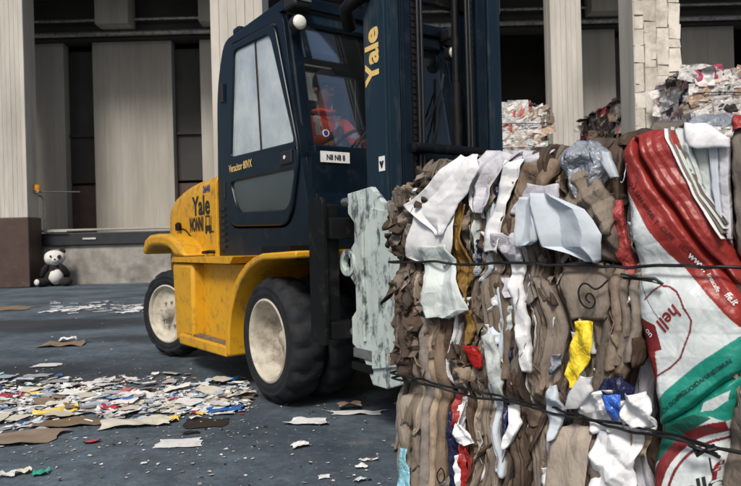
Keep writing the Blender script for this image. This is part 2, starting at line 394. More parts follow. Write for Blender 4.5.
# dark joinery between the panels
for a, c in ((-10.42, -9.42), (-6.70, -5.72), (8.6, 10.9)):
    W(MB().box(a + .01, c - .01, 22.35, 22.5, 1.53, 3.3), 'door_leaf', M['brown'])
    W(MB().box(a + .01, c - .01, 22.35, 22.45, 3.4, 8.0), 'dark_shutter', M['indoor_dark'])
    W(MB().box(a + .02, c - .02, 22.25, 22.34, 5.0, 5.08), 'shutter_rail', M['indoor_dark'])
W(MB().box(XL, XR, 21.7, 22.45, 8.22, 9.6), 'header_beam', M['indoor_dark'])
W(MB().tube([(XL, 21.5, 8.32), (XR, 21.5, 8.32)], .085, 10), 'overhead_pipe', M['steel'])
W(MB().tube([(XL, 21.4, 8.75), (XR, 21.4, 8.75)], .05, 10), 'overhead_pipe', M['steel'])
for x in (-8.3, -4.9, 3.9, 8.0):
    W(MB().box(x - .55, x + .55, 20.9, 21.6, 8.45, 9.6), 'beam_end', M['conc_dark'], bev=.02)
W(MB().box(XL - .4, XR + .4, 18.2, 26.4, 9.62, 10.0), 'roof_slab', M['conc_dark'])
def fluted_column(x0, x1, y0, y1, base=None):
    mb = MB(); z0 = 0.0
    mb.box(x0 + .03, x1 - .03, y0 + .03, y1 - .03, z0, 9.62)
    n = max(5, int((x1 - x0) / .13)); dx = (x1 - x0) / n
    for i in range(n):
        d = random.uniform(0, .012); mb.box(x0 + i * dx + .003, x0 + (i + 1) * dx - .003, y0 - d, y0 + .035, z0 + .001, 9.6)
    ny = max(3, int((y1 - y0) / .13)); dy = (y1 - y0) / ny
    for i in range(ny):
        for xs in (x0, x1 - .035):
            d = random.uniform(0, .012)
            mb.box(xs - (d if xs == x0 else 0), xs + .035 + (d if xs != x0 else 0), y0 + i * dy + .006, y0 + (i + 1) * dy - .006, z0 + .001, 9.6)
    c = W(mb, 'column', M['conc'])
    if base: 
        b = MB().box(x0 - .05, x1 + .05, y0 - .06, y1 + .05, 0.0, base); b.xf(Matrix.Translation((0, -19.5, 0))); b.build('column_base', M['brown'], c, bev=.03)
    return c
fluted_column(-12.3, -9.95, 18.55, 19.2, base=2.05)
fluted_column(-2.66, -1.76, 11.0, 11.7)
fluted_column(5.32, 6.2, 18.3, 18.95, base=2.05)
# nearer column clad in cracked blocks
mb = MB().box(4.66, 5.42, 11.0, 11.6, 0, 9.62); c4 = W(mb, 'column', M['mortar'])
xb_ = [4.63, 4.80, 5.01, 5.22, 5.43]
for k in range(4):
    z = 0.0
    while z < 7.2:      # each upright strip of blocks is cracked at its own heights
        hgt = random.uniform(.12, .42); zt = min(7.3, z + hgt); d = random.uniform(0, .014); gap = random.uniform(.002, .007); gz = random.uniform(.002, .014)
        xa, xb = xb_[k] + gap, xb_[k + 1] - gap; j = lambda: random.uniform(-.020, .020); me = MB()
        me.add([(xa+j(),10.99-d,z+j()),(xb+j(),10.99-d,z+j()),(xb,11.03,z),(xa,11.03,z),(xa+j(),10.99-d,zt-gz+j()),(xb+j(),10.99-d,zt-gz+j()),(xb,11.03,zt-gz),(xa,11.03,zt-gz)],
               [(0,3,2,1),(4,5,6,7),(0,1,5,4),(1,2,6,5),(2,3,7,6),(3,0,4,7)])
        me.xf(Matrix.Translation((0, -19.5, 0))); me.build('block', M['block'], c4); z += hgt
me = MB().box(4.62, 4.66, 11.0, 11.61, .004, 7.3); me.xf(Matrix.Translation((0, -19.5, 0))); me.build('side_face', M['conc'], c4)
me = MB().box(4.62, 5.44, 10.97, 11.61, 7.3, 9.62); me.xf(Matrix.Translation((0, -19.5, 0))); me.build('column_head', M['conc'], c4)

# hand rail and amber lamp by the brown column
rl = empty('dock_railing', (-9.8, 19.3, 0)); tag(rl, 'thin grey bent-pipe railing on the dock edge beside the brown column base', 'railing')
MB().tube([(-.05, .05, 1.60), (-.05, .05, 2.55), (-.15, .05, 2.72), (-.35, .05, 2.75)], .03).build('rail_tube', M['steel'], rl, smooth=60)
MB().tube([(-.05, .05, 1.62), (.6, .05, 1.62)], .028).build('rail_tube', M['steel'], rl, smooth=60)
lp = empty('warning_lamp', (-9.9, 19.0, 2.85)); tag(lp, 'small amber warning lamp with a horizontal rod on the left column', 'lamp')
MB().box(-.1, .12, -.1, .1, -.08, 0).build('bracket', M['steel'], lp, bev=.01)
MB().lathe([(0, .20), (.065, .19), (.10, .14), (.115, .05), (.11, 0), (0, 0)], 20, 'z').build('lens', M['amber'], lp, smooth=60)
MB().tube([(.08, 0, -.03), (1.25, .1, -.06)], .018).build('rod', M['darksteel'], lp)
# ================================================================== FORKLIFT  (local +X forward, -Y is the side the camera sees)
FK_O = (.113, 4.718, 0); FK_A = -R(90 - 34.77)
fk = empty('forklift', FK_O, FK_A)
tag(fk, 'yellow and dark blue forklift truck with closed cab and pale bale clamp', 'forklift')
def P(mb, name, m, par=fk, **k): return mb.build(name, m, par, **k)
SIDE = Matrix(((1, 0, 0), (0, 0, 0), (0, 1, 0))).to_4x4()           # text x -> +X, text y -> +Z
def side_M(x, y, z): return Matrix.Translation((x, y, z)) @ SIDE
# ---- wheels
def wheel(name, x, y, z, steer=0.0, dish=.13, width=.235, flip=False, hubs=True):
    prof = [(.262, -.5), (.275, -.5), (.30, -.512), (.305, -.525), (.315, -.526), (.32, -.515), (.345, -.512), (.35, -.524), (.356, -.52), (.375, -.47), (.396, -.40), (.408, -.30), (.413, -.15), (.415, 0), (.413, .15), (.408, .30), (.396, .40), (.375, .47), (.356, .52), (.35, .524), (.345, .512), (.32, .515), (.315, .526), (.305, .525), (.30, .512), (.275, .5), (.262, .5)]
    prof = [(r, h * width) for r, h in prof]
    n = 96
    def mod(r, h, k, j):
        if r > .37:
            lug = (k + (3 if h > 0 else 0)) % 6 < 2
            if lug and abs(h) > width * .10: return r - (.022 if r > .39 else .012)
        if abs(h) < width * .04 and r > .4: return r - .006
        return r
    w_ = MB()
    s = 1 if flip else -1
    # rim: flange, dish cone, centre disc (outer side is -Y before flip)
    fl = -.47 * width
    w_.lathe([(.272, fl + .02), (.275, fl - .008), (.262, fl - .012), (.250, fl + .004), (.246, fl + .02), (.236, fl + dish * .5), (.215, fl + dish * .92), (.19, fl + dish + .012), (.13, fl + dish + .004), (.085, fl + dish - .008), (.0, fl + dish - .008)], 64)
    w_.lathe([(.262, -.45 * width), (.262, .47 * width), (.2, .47 * width), (.2, .3 * width)], 48)
    if flip: w_.v = [(a, -b, c) for a, b, c in w_.v]
    o = w_.build(name, M['rim'], fk, smooth=40, loc=(x, y, z), rot=(0, R(random.uniform(0, 60)), steer))
    MB().lathe(prof, n, mod=mod).build('tyre', M['rubber'], o, smooth=50)
    if hubs:
        yh = fl + dish
        hb = MB().lathe([(.0, yh - .075), (.045, yh - .073), (.058, yh - .06), (.066, yh - .02), (.075, yh), (.10, yh + .003)], 28)
        if flip: hb.v = [(a, -b, c) for a, b, c in hb.v]
        hb.build('hub', M['rim'], o, smooth=45)
        for k in range(8):
            a = 2 * math.pi * k / 8; bt = MB().lathe([(0, yh - .03), (.013, yh - .028), (.015, yh + .004)], 6, c=(.118 * math.cos(a), 0, .118 * math.sin(a)))
            if flip: bt.v = [(p, -q, r) for p, q, r in bt.v]
            bt.build('bolt', M['rim'], o)
    return o
TR = .415
wheel('wheel', 0, -.865, TR, dish=.175); wheel('wheel', 0, -.60, TR, dish=.03, flip=True, hubs=False)
wheel('wheel', 0, .865, TR, dish=.155, flip=True); wheel('wheel', 0, .60, TR, dish=.03, hubs=False)
wheel('wheel', -2.3, -.83, TR, steer=R(19), dish=.045); wheel('wheel', -2.3, .83, TR, steer=R(16), dish=.045, flip=True)
# ---- chassis, axle
P(MB().box(-2.6, .36, -.5, .5, .34, .94), 'chassis', M['black'], bev=.03)
P(MB().tube([(0, -.72, TR), (0, .72, TR)], .14, 16), 'drive_axle', M['black'], smooth=60)
P(MB().box(-2.42, -2.18, -.7, .7, .30, .5), 'steer_axle', M['black'], bev=.03)
P(MB().box(.0, .40, -1.0, 1.0, .99, 1.03), 'front_deck', M['black'])
# ---- yellow side panels
def prism(pts, y0, y1, name, m, par=fk, **k): return P(MB().plate(pts, (), y0, y1), name, m, par, **k)
for s in (-1, 1):
    nm = lambda y0, y1: (y0, y1) if s < 0 else (-y1, -y0)
    # front fender arch
    fo = [(-.585, .25), (-.575, .45), (-.53, .60), (-.44, .74), (-.33, .84), (-.2, .915), (-.07, .962), (.06, .985), (.52, 1.0)]
    fi = [(.52, .958), (.08, .945), (-.05, .920), (-.17, .876), (-.29, .803), (-.39, .706), (-.475, .575), (-.52, .44), (-.53, .25)]
    a, b = nm(-1.03, -.5)
    prism(fo + fi, a, b, 'front_fender', M['yellow'], bev=.012, smooth=40)
    # recessed tank panel, step, deck strip
    a, b = nm(-.90, -.52); prism([(-1.36, .30), (-.56, .30), (-.56, .905), (-1.36, .905)], a, b, 'tank_panel', M['yellow'], bev=.012)
    a, b = nm(-1.0, -.5); prism([(-1.80, .22), (-1.36, .22), (-1.36, .905), (-1.86, .905)], a, b, 'side_post', M['yellow'], bev=.03, smooth=40)
    a, b = nm(-1.015, -.55); prism(rounded([(-1.83, .912), (-.50, .912), (-.44, .965), (-1.80, .955)], .01, 2), a, b, 'deck_edge', M['yellow'], bev=.012)
    st = prism([(-1.62, .215), (-.59, .235), (-.59, .31), (-1.62, .30)], *nm(-1.03, -.53), 'step', M['yellow'], bev=.012)
    for i in range(14):
        x = -1.56 + i * .068; a, b = nm(-1.0, -.92); MB().box(x, x + .04, a, b, .302 + .004, .318).build('tread_stud', M['steel'], st)
    # rear fender
    ro = [(-2.80, .98), (-2.80, 1.05), (-2.72, 1.13), (-2.58, 1.168), (-2.35, 1.175), (-2.05, 1.165), (-1.85, 1.125), (-1.68, 1.055), (-1.56, .96)]
    ri = [(-1.80, .96), (-1.88, 1.0), (-2.0, 1.04), (-2.2, 1.06), (-2.5, 1.06), (-2.66, 1.03), (-2.73, .98)]
    a, b = nm(-1.0, -.42); prism(ro + ri, a, b, 'rear_fender', M['yellow'], bev=.045, smooth=45, segs=3)
    a, b = nm(-.99, -.985)
# ---- hood and counterweight (lofted)
def loft(secs, n=40):
    mb = MB(); vs = []; fs = []
    for (x, hw, zt, zb, r) in secs:
        lp = rounded([(-hw, zb), (hw, zb), (hw, zt), (-hw, zt)], [.04, .04, r, r], n // 4 - 1)
        vs += [(x, y, z) for y, z in lp]; m = len(lp)
    for i in range(len(secs) - 1):
        for k in range(m): fs.append((i * m + k, i * m + (k + 1) % m, (i + 1) * m + (k + 1) % m, (i + 1) * m + k))
    fs.append(tuple(range(m))); fs.append(tuple(range((len(secs) - 1) * m, len(secs) * m))); mb.add(vs, fs); return mb
hood = P(loft([(-1.285, .80, 1.665, .93, .13), (-1.5, .80, 1.645, .93, .14), (-1.8, .80, 1.635, .93, .13), (-2.02, .80, 1.615, .93, .13), (-2.195, .80, 1.59, .93, .14)]), 'hood', M['yellow'], bev=.006, smooth=30)
P(loft([(-2.21, .80, 1.588, .93, .14), (-2.4, .80, 1.55, .92, .15), (-2.55, .79, 1.50, .88, .17), (-2.66, .76, 1.44, .80, .2), (-2.74, .69, 1.36, .7, .22), (-2.79, .56, 1.24, .62, .2)]), 'counterweight', M['yellow'], bev=.006, smooth=45)
P(loft([(-2.18, .5, .95, .38, .02), (-2.6, .5, .95, .36, .02), (-2.78, .42, .95, .38, .02)]), 'counterweight_skirt', M['yellow'], smooth=40)
P(MB().box(-2.21, -2.196, -.79, .79, .94, 1.42), 'panel_gap', M['black'])
ht = P(MB().box(-2.30, -2.20, -.826, -.79, 1.20, 1.27), 'latch', M['black'], bev=.008); MB().tube([(-2.17, -.835, 1.20), (-2.17, -.835, 1.275)], .018).build('latch_pin', M['black'], ht)
P(MB().tube([(-1.52, -.80, .99), (-1.50, -.845, .99), (-1.36, -.845, .995), (-1.34, -.80, .995)], .014), 'hood_handle', M['black'], smooth=60)
P(MB().tube([(-2.18, -.806, 1.22), (-2.05, -.806, 1.20), (-1.90, -.806, 1.13), (-1.80, -.806, 1.04), (-1.77, -.806, .965)], .006, 6), 'seam', M['black'])
lettering(hood, M['ink'], 'Yale', side_M(-1.64, -.8035, 1.395), .235, .006, 1.05)
lettering(hood, M['ink'], 'NONNI', side_M(-1.765, -.8035, 1.235), .165, .008, .58, space=1.12)
lettering(hood, M['blueink'], '2640', side_M(-1.50, -.8035, 1.535), .085, .003, 1.0)
# little truck emblem behind the name
em = MB(); yy0, yy1 = -.8042, -.8032
em.box(-1.535, -1.525, yy0, yy1, 1.20, 1.305).box(-1.535, -1.44, yy0, yy1, 1.297, 1.308).box(-1.45, -1.438, yy0, yy1, 1.20, 1.305).box(-1.545, -1.42, yy0, yy1, 1.175, 1.222).box(-1.41, -1.40, yy0, yy1, 1.16, 1.30).box(-1.41, -1.35, yy0, yy1, 1.16, 1.172)
em.build('emblem', M['ink'], hood)
MB().lathe([(0, 0), (.02, 0), (.02, .002)], 12, c=(-1.525, yy0 - .0005, 1.170)).build('emblem', M['ink'], hood); MB().lathe([(0, 0), (.02, 0), (.02, .002)], 12, c=(-1.435, yy0 - .0005, 1.170)).build('emblem', M['ink'], hood)

# ---- cab
YN, YF = -.78, .70
cab_out = rounded([(-1.31, .93), (.245, .93), (.245, 1.27), (.135, 1.68), (-.05, 2.625), (-1.08, 2.70), (-1.25, 2.35)], [.02, .02, .05, .1, .09, .12, .2])
door_out = rounded([(-1.09, 1.18), (.02, 1.15), (.165, 1.60), (.145, 1.72), (-.145, 2.585), (-.96, 2.635), (-1.115, 1.75)], [.20, .16, .10, .06, .09, .08, .1])
door_in = rounded([(-1.075, 1.195), (.012, 1.165), (.15, 1.60), (.13, 1.715), (-.155, 2.572), (-.95, 2.62), (-1.10, 1.75)], [.20, .16, .10, .06, .09, .08, .1])
up_win = rounded([(-.955, 1.745), (.095, 1.715), (-.225, 2.51), (-.845, 2.555)], [.03, .03, .07, .05])
lo_win = rounded([(-.985, 1.545), (.095, 1.535), (.0, 1.275), (-.86, 1.30)], [.06, .05, .10, .10])
for s, y0, y1 in ((-1, YN, YN + .07), (1, YF - .07, YF)):
    cs = P(MB().plate(cab_out, [door_out], y0, y1), 'cab_side', M['navy'], bev=.012, smooth=30)
for s, y0, y1 in ((-1, YN - .018, YN + .045), (1, YF - .05, YF + .015)):
    d = P(MB().plate(door_in, [up_win, lo_win], y0, y1), 'door', M['navy'], bev=.010, smooth=30)
    ym = (y0 + y1) / 2 + (-.012 if s < 0 else .012)
    MB().plate(up_win, (), ym - .003, ym + .003).build('upper_pane', M['glass_side'], d)
    MB().plate(lo_win, (), ym - .003, ym + .003).build('lower_pane', M['glass_low'], d)
    MB().bar((-.42, ym - .004 * -s * 0, 1.73), (-.475, ym, 2.53), .022, .016).build('window_divider', M['plastic'], d)
    if s < 0:
        h = MB().box(-.085, .075, y0 - .012, y0 + .004, 1.575, 1.665).build('handle', M['plastic'], d, bev=.012); MB().lathe([(0, -.004), (.013, -.004), (.013, 0)], 14, c=(-.01, y0 - .014, 1.622)).build('lock', M['white'], h)
        lettering(d, M['gold'], 'Veracitor 80VX', side_M(-.775, y0 - .003, 1.648), .082, .0015, .82)
        # vents under the door's rear corner
        for i in range(7):
            P(MB().box(-1.25, -1.14, YN - .012, YN + .005, 1.02 + i * .052, 1.045 + i * .052), 'vent_slat', M['plastic'])
        MB().box(-1.125, -1.085, y0 - .01, y0 + .01, 2.2, 2.36).build('hinge', M['plastic'], d, bev=.006); MB().box(-1.125, -1.085, y0 - .01, y0 + .01, 1.42, 1.56).build('hinge', M['plastic'], d, bev=.006)
# pillars, sills
for yc in (YN + .075, YF - .075):
    P(MB().bar((.185, yc, 1.28), (.10, yc, 1.69), .10, .08).bar((.10, yc, 1.67), (-.075, yc, 2.60), .10, .08), 'front_pillar', M['navy'], bev=.02)
    P(MB().bar((-1.22, yc, 1.0), (-1.17, yc, 2.62), .10, .10), 'rear_pillar', M['navy'], bev=.02)
P(MB().plate([(-1.22, .95), (.235, .95), (.235, 1.27), (.14, 1.66), (.07, 1.66), (.12, 1.02), (-1.22, 1.02)], (), YN + .071, YF - .071), 'cab_floor', M['navy'], bev=.01)
P(MB().box(-1.2, -1.12, YN + .071, YF - .071, 1.02, 1.66), 'cab_rear_wall', M['navy'])
P(MB().bar((-1.17, YN + .07, 1.70), (-1.17, YF - .07, 1.70), .06, .06).bar((-1.16, YN + .07, 2.60), (-1.16, YF - .07, 2.60), .05, .05), 'rear_crossbar', M['navy'], bev=.01)
P(MB().box(-1.168, -1.162, YN + .10, YF - .10, 1.74, 2.53), 'rear_window', M['glass_front'])
rf = P(MB().plate(rounded([(-1.14, YN + .02), (.03, YN + .02), (.03, YF - .02), (-1.14, YF - .02)], .12), [rounded([(-.93, YN + .14), (-.07, YN + .14), (-.07, YF - .14), (-.93, YF - .14)], .08)], 2.635, 2.715, 'z'), 'roof', M['navy'], bev=.03, smooth=40, segs=3)
MB().box(-1.0, -.88, YN + .04, YN + .16, 2.716, 2.78).build('antenna_base', M['navy'], rf, bev=.02)
MB().plate(rounded([(-.9, YN + .15), (-.05, YN + .15), (-.05, YF - .15), (-.9, YF - .15)], .08), (), 2.66, 2.668, 'z').build('roof_window', M['glass_front'], rf)
MB().bar((-.02, YN + .12, 2.585), (-.02, YF - .12, 2.585), .05, .085).build('roof_front_rail', M['mastblue'], rf, bev=.015)
# headlamps on the roof corners
for yy in (YN + .06, YF - .06):
    b_ = MB().box(-.02, .14, yy - .07, yy + .07, 2.60, 2.70).build('lamp_bracket', M['plastic'], rf, bev=.02)
    MB().box(.141, .149, yy - .055, yy + .055, 2.635, 2.67).build('marker_lamp', M['steel'], b_)
    hl = P(MB().lathe([(.0, -.05), (.038, -.048), (.052, -.02), (.057, .03), (.053, .04)], 24, 'x', (.08, yy - .02, 2.50)), 'work_lamp', M['plastic'], smooth=50)
    MB().lathe([(.0, .054), (.025, .052), (.042, .044), (.049, .032), (.049, .02)], 24, 'x', (.09, yy - .02, 2.50)).build('lamp_lens', M['lens'], hl, smooth=50)
# windscreen
n_ = Vector((.945, 0, .175)).normalized()
ws = P(MB().bar((.125, (YN + YF) / 2, 1.675), (-.045, (YN + YF) / 2, 2.58), YF - YN - .24, .006, (1, 0, 0)), 'windscreen', M['glass_front'])
MB().lathe([(0, 0), (.026, 0), (.026, .002)], 20, 'x', (.113, -.56, 1.785)).build('round_sticker', M['white'], ws); MB().lathe([(0, 0), (.018, 0), (.018, .002)], 20, 'x', (.1155, -.56, 1.785)).build('sticker_centre', M['blueink'], ws)
P(MB().bar((.135, YN + .1, 1.665), (.135, YF - .1, 1.665), .05, .06), 'windscreen_sill', M['navy'], bev=.012)
fp = P(MB().plate([(YN + .05, 1.0), (YF - .05, 1.0), (YF - .05, 1.64), (YN + .05, 1.64)], (), .17, .21, 'x'), 'front_panel', M['navy'])
nplate = MB().box(.212, .217, -.665, -.44, 1.572, 1.645).build('number_plate', M['white'], fp)
FRONT = Matrix(((0, 0, 0), (1, 0, 0), (0, 1, 0))).to_4x4()
lettering(nplate, M['ink'], 'N8 N8 8', Matrix.Translation((.2185, -.55, 1.604)) @ FRONT, .05, .002, .8)
# wipers
P(MB().tube([(.165, .30, 1.70), (.13, .42, 1.90), (.09, .52, 2.12)], .008, 6).tube([(.14, .22, 1.80), (.10, .40, 2.02), (.07, .52, 2.22)], .008, 6).tube([(.11, .40, 1.76), (.06, .56, 2.34)], .011, 6), 'wiper', M['plastic'])
P(MB().tube([(.165, -.35, 1.70), (.12, -.20, 1.86), (.10, -.1, 1.98)], .008, 6), 'wiper', M['plastic'])
# mirror outside the far pillar
mr_ = P(MB().tube([(.0, YF - .02, 2.45), (.16, YF + .08, 2.42)], .012), 'mirror_arm', M['plastic'])
P(MB().box(.12, .17, YF + .03, YF + .19, 2.28, 2.50), 'mirror', M['plastic'], bev=.03)
# interior
P(MB().plate(rounded([(-1.05, -.36), (-.50, -.36), (-.50, .20), (-1.05, .20)], .08), (), 1.40, 1.54, 'z'), 'seat_cushion', M['seat'], bev=.04, smooth=60, segs=3)
P(MB().plate(rounded([(-.33, 1.50), (.17, 1.50), (.13, 2.10), (.06, 2.28), (-.22, 2.28), (-.29, 2.10)], .07), (), -1.09, -.98, 'x'), 'seat_back', M['seat'], bev=.04, smooth=60, segs=3)
P(MB().box(-1.0, -.55, -.28, .12, 1.03, 1.40), 'seat_base', M['plastic'], bev=.02)
P(MB().box(-.05, .07, -.45, .35, 1.02, 1.60), 'dash_console', M['plastic'], bev=.04)
P(MB().box(-1.0, -.45, .30, .50, 1.03, 1.72), 'arm_console', M['plastic'], bev=.04)
swc = Vector((-.20, -.10, 1.78)); ax = Vector((-.55, 0, .83)).normalized(); e1 = Vector((0, 1, 0)); e2 = ax.cross(e1)
ring = [swc + (e1 * math.cos(2 * math.pi * k / 24) + e2 * math.sin(2 * math.pi * k / 24)) * .17 for k in range(25)]
sw = P(MB().tube(ring, .013, 8, False), 'steering_wheel', M['plastic'], smooth=60)
mbw = MB().tube([swc, swc - ax * .28], .03)
for k in range(3): a = 2 * math.pi * k / 3 + .5; mbw.tube([swc, swc + (e1 * math.cos(a) + e2 * math.sin(a)) * .165], .011, 6)
mbw.build('steering_column', M['plastic'], sw)

# ---- mast
MX0, MX1 = .50, .72
def rail(y_out, s, x0, x1, fw, th, z0, z1, name, m):
    """channel: web at y_out facing outwards, flanges pointing inwards (s=+1 when inward is +Y)"""
    mb = MB(); yo = y_out
    def bx(xa, xb, ya, yb): mb.box(xa, xb, min(ya, yb), max(ya, yb), z0, z1)
    bx(x0, x1, yo, yo + s * th); bx(x1 - th, x1, yo + s * (th - .001), yo + s * fw); bx(x0, x0 + th, yo + s * (th - .001), yo + s * fw)
    return P(mb, name, m, bev=.006)
ZM = 3.7
for s, yo in ((1, -.50), (-1, .50)):
    r0 = rail(yo, s, MX0, MX1, .115, .024, .18, ZM, 'outer_mast_rail', M['mastblue'])
    if s > 0:
        Mv = Matrix.Translation((.60, -.5035, 2.19)) @ Matrix(((0, -1, 0), (0, 0, 0), (1, 0, 0))).to_4x4()
        lettering(r0, M['gold'], 'Yale', Mv, .195, .007, 1.0)
        st_ = MB().box(.64, .70, -.5045, -.5015, 1.47, 1.56).build('sticker', M['white'], r0)
        lettering(st_, M['ink'], 'v', side_M(.67, -.506, 1.515), .07, .006)
    rail(yo + s * .125, s, MX0 + .02, MX1 - .01, .09, .022, .25, ZM + .1, 'inner_mast_rail', M['navy'])
    # leaf chain: stacked plates
    ch = MB(); yc = yo + s * .25; z = .9
    while z < ZM:
        ch.box(.655, .685, yc - .025, yc + .025, z, z + .030); ch.box(.650, .690, yc - .017, yc + .017, z + .015, z + .045); z += .042
    P(ch, 'lift_chain', M['greasy'])
    P(MB().tube([(.60, yo + s * .31, .3), (.60, yo + s * .31, 2.1)], .04, 14).tube([(.60, yo + s * .31, 2.1), (.60, yo + s * .31, ZM)], .026, 14), 'lift_cylinder', M['black'], smooth=60)
    for k in range(2):
        P(MB().tube([(.70, yo + s * (.275 + .03 * k), 1.0), (.705, yo + s * (.275 + .03 * k), 2.0), (.70, yo + s * (.278 + .03 * k), ZM)], .011, 8), 'hydraulic_hose', M['greasy'], smooth=60)
P(MB().box(.53, .59, -.475, .475, .28, .48), 'mast_crossbar', M['black'], bev=.01)
P(MB().tube([(.735, -.30, 1.62), (.735, .40, 1.62)], .032, 14), 'mast_crossbar', M['black'], smooth=60)
P(MB().box(.51, .56, -.475, .475, 2.62, 2.74), 'mast_crossbar', M['black'], bev=.01)
P(MB().box(.51, .56, -.475, .475, 3.45, 3.65), 'mast_crossbar', M['black'], bev=.01)
hs = P(MB().tube([(.38, -.52, 2.42), (.46, -.60, 2.50), (.52, -.58, 2.54), (.58, -.50, 2.6)], .045, 10), 'hose_guide', M['black'], smooth=60)
for s in (-1, 1): P(MB().tube([(.30, s * .42, .75), (.55, s * .42, 1.15)], .045, 12), 'tilt_cylinder', M['black'], smooth=60)
# ---- carriage and bale clamp
P(MB().box(.735, .79, -.46, .46, .42, .50).box(.735, .79, -.46, .46, 1.12, 1.22).box(.735, .79, -.40, -.28, .50, 1.12).box(.735, .79, .28, .40, .50, 1.12), 'carriage', M['black'], bev=.006)
cf = P(MB().box(.795, .86, -.79, .79, 1.06, 1.20).box(.795, .86, -.79, .79, .50, .62).box(.72, .794, -.955, -.50, 1.06, 1.18).box(.72, .794, -.955, -.50, .50, .60).box(.72, .794, .50, .955, 1.06, 1.18).box(.72, .794, .50, .955, .50, .60).box(.80, .87, -.35, -.2, .62, 1.06).box(.80, .87, .2, .35, .62, 1.06), 'clamp_frame', M['black'], bev=.008)
for s in (-1, 1):
    a, b = sorted((s * .985, s * .955))
    MB().plate([(.60, .47), (.76, .47), (.76, 1.27), (.74, 1.30), (.60, 1.30)], (), a, b).build('end_plate', M['black'], cf, bev=.006)
    a, b = sorted((s * .955, s * .86)); MB().box(.64, .73, a, b, .50, 1.26).build('slide_box', M['black'], cf, bev=.01)
    # arm plate: heavy scraped steel plate with cut-outs on its rear edge and a lug with a ring
    Y0 = s * .80
    arm = [(.80, .47), (.80, .62), (.845, .66), (.845, .80), (.80, .84), (.80, 1.0), (.845, 1.04), (.845, 1.15), (.79, 1.20), (.79, 1.315), (1.02, 1.335), (1.12, 1.25), (1.50, 1.20), (1.50, .40), (1.12, .27), (.99, .27), (.90, .42)]
    a, b = sorted((Y0, Y0 + s * .035))
    ap = P(MB().plate(arm, (), a, b), 'clamp_arm', M['clamp'], bev=.006)
    a, b = sorted((Y0 + s * .036, Y0 + s * .052)); MB().plate([(.93, .50), (.95, .50), (.95, 1.28), (.93, 1.28)], (), a, b).build('weld_seam', M['clamp'], ap, bev=.004)
    MB().plate([(1.01, .36), (1.47, .45), (1.47, 1.15), (1.04, 1.22)], (), a, a + .012).build('doubler_plate', M['clamp'], ap, bev=.004)
    lug = MB(); cx_, cz_ = .775, .925; yl0, yl1 = sorted((Y0 + s * .002, Y0 + s * .045))
    circ = lambda r: [(cx_ + r * math.cos(2 * math.pi * k / 24), cz_ + r * math.sin(2 * math.pi * k / 24)) for k in range(24)]
    lug.plate(circ(.078), [circ(.042)], yl0, yl1); lg = lug.build('lug_ring', M['clamp'], ap, bev=.006)
    for zq in (1.27, .54): MB().tube([(.73, Y0 + s * .02, zq), (.80, Y0 + s * .02, zq)], .025, 10).build('bolt', M['steel'], ap)
    MB().box(.82, 1.02, yl0, yl1, .40, .455).build('lower_bracket', M['steel'], ap, bev=.006)
    MB().box(.80, 1.0, yl0, yl1, .33, .375).build('lower_bracket', M['black'], ap, bev=.006)

# ================================================================== DRIVER (sits in the cab)
dr = empty('person', Vector(FK_O) + Matrix.Rotation(FK_A, 3, 'Z') @ Vector((-.68, -.14, 1.55)), FK_A)
tag(dr, 'driver in orange hi-vis jacket and dark cap at the forklift steering wheel', 'person')
def skin_mesh(nodes, edges, root=0, sub=2):
    me = bpy.data.meshes.new('skin'); me.from_pydata([n[0] for n in nodes], edges, []); me.update()
    o = bpy.data.objects.new('tmp', me); COL.objects.link(o)
    md = o.modifiers.new('s', 'SKIN'); md.use_smooth_shade = True; md.branch_smoothing = .6
    sv = me.skin_vertices[0].data
    for i, n in enumerate(nodes):
        r = n[1]; sv[i].radius = r if isinstance(r, tuple) else (r, r); sv[i].use_root = (i == root)
    ss = o.modifiers.new('d', 'SUBSURF'); ss.levels = sub; ss.render_levels = sub
    dg = bpy.context.evaluated_depsgraph_get(); out = bpy.data.meshes.new_from_object(o.evaluated_get(dg))
    bpy.data.objects.remove(o); bpy.data.meshes.remove(me); return out
nd = []; ed = []
def node(p, r, prev=None):
    nd.append((p, r)); i = len(nd) - 1
    if prev is not None: ed.append((prev, i))
    return i
pel = node((0, 0, .08), (.15, .12)); wa = node((.0, 0, .26), (.145, .115), pel); chst = node((.04, 0, .42), (.165, .13), wa)
nk0 = node((.06, 0, .525), (.10, .09), chst); nk = node((.075, 0, .58), .058, nk0); jaw = node((.10, 0, .63), (.062, .072), nk); hd = node((.105, 0, .705), (.08, .095), jaw); tp = node((.095, 0, .78), (.065, .08), hd)
for s in (-1, 1):
    sh = node((.05, s * .20, .465), .085, chst); el = node((.20, s * .27, .25), .055, sh); wr = node((.43, s * .19, .27), .036, el)
    hnd = node((.50, s * .165, .285), (.035, .022), wr)
    for k in range(4):
        off = (k - 1.5) * .021
        a = node((.535, s * (.165) + off * .4, .305 + off), .010, hnd); b = node((.565, s * .160 + off * .4, .300 + off), .009, a); node((.572, s * .150 + off * .4, .270 + off), .008, b)
    a = node((.515, s * .135, .30), .011, hnd); node((.545, s * .120, .305), .009, a)
    hp = node((.10, s * .10, .06), .095, pel); kn = node((.50, s * .15, .10), .068, hp); an = node((.50, s * .15, -.36), .045, kn); node((.62, s * .16, -.44), (.045, .035), an)
bm_ = skin_mesh(nd, ed, 0, 2)
mats = [M['hivis'], M['reflective'], M['skin'], M['trousers'], M['plastic']]
bo = link('body', bm_, mats, dr, smooth=179)
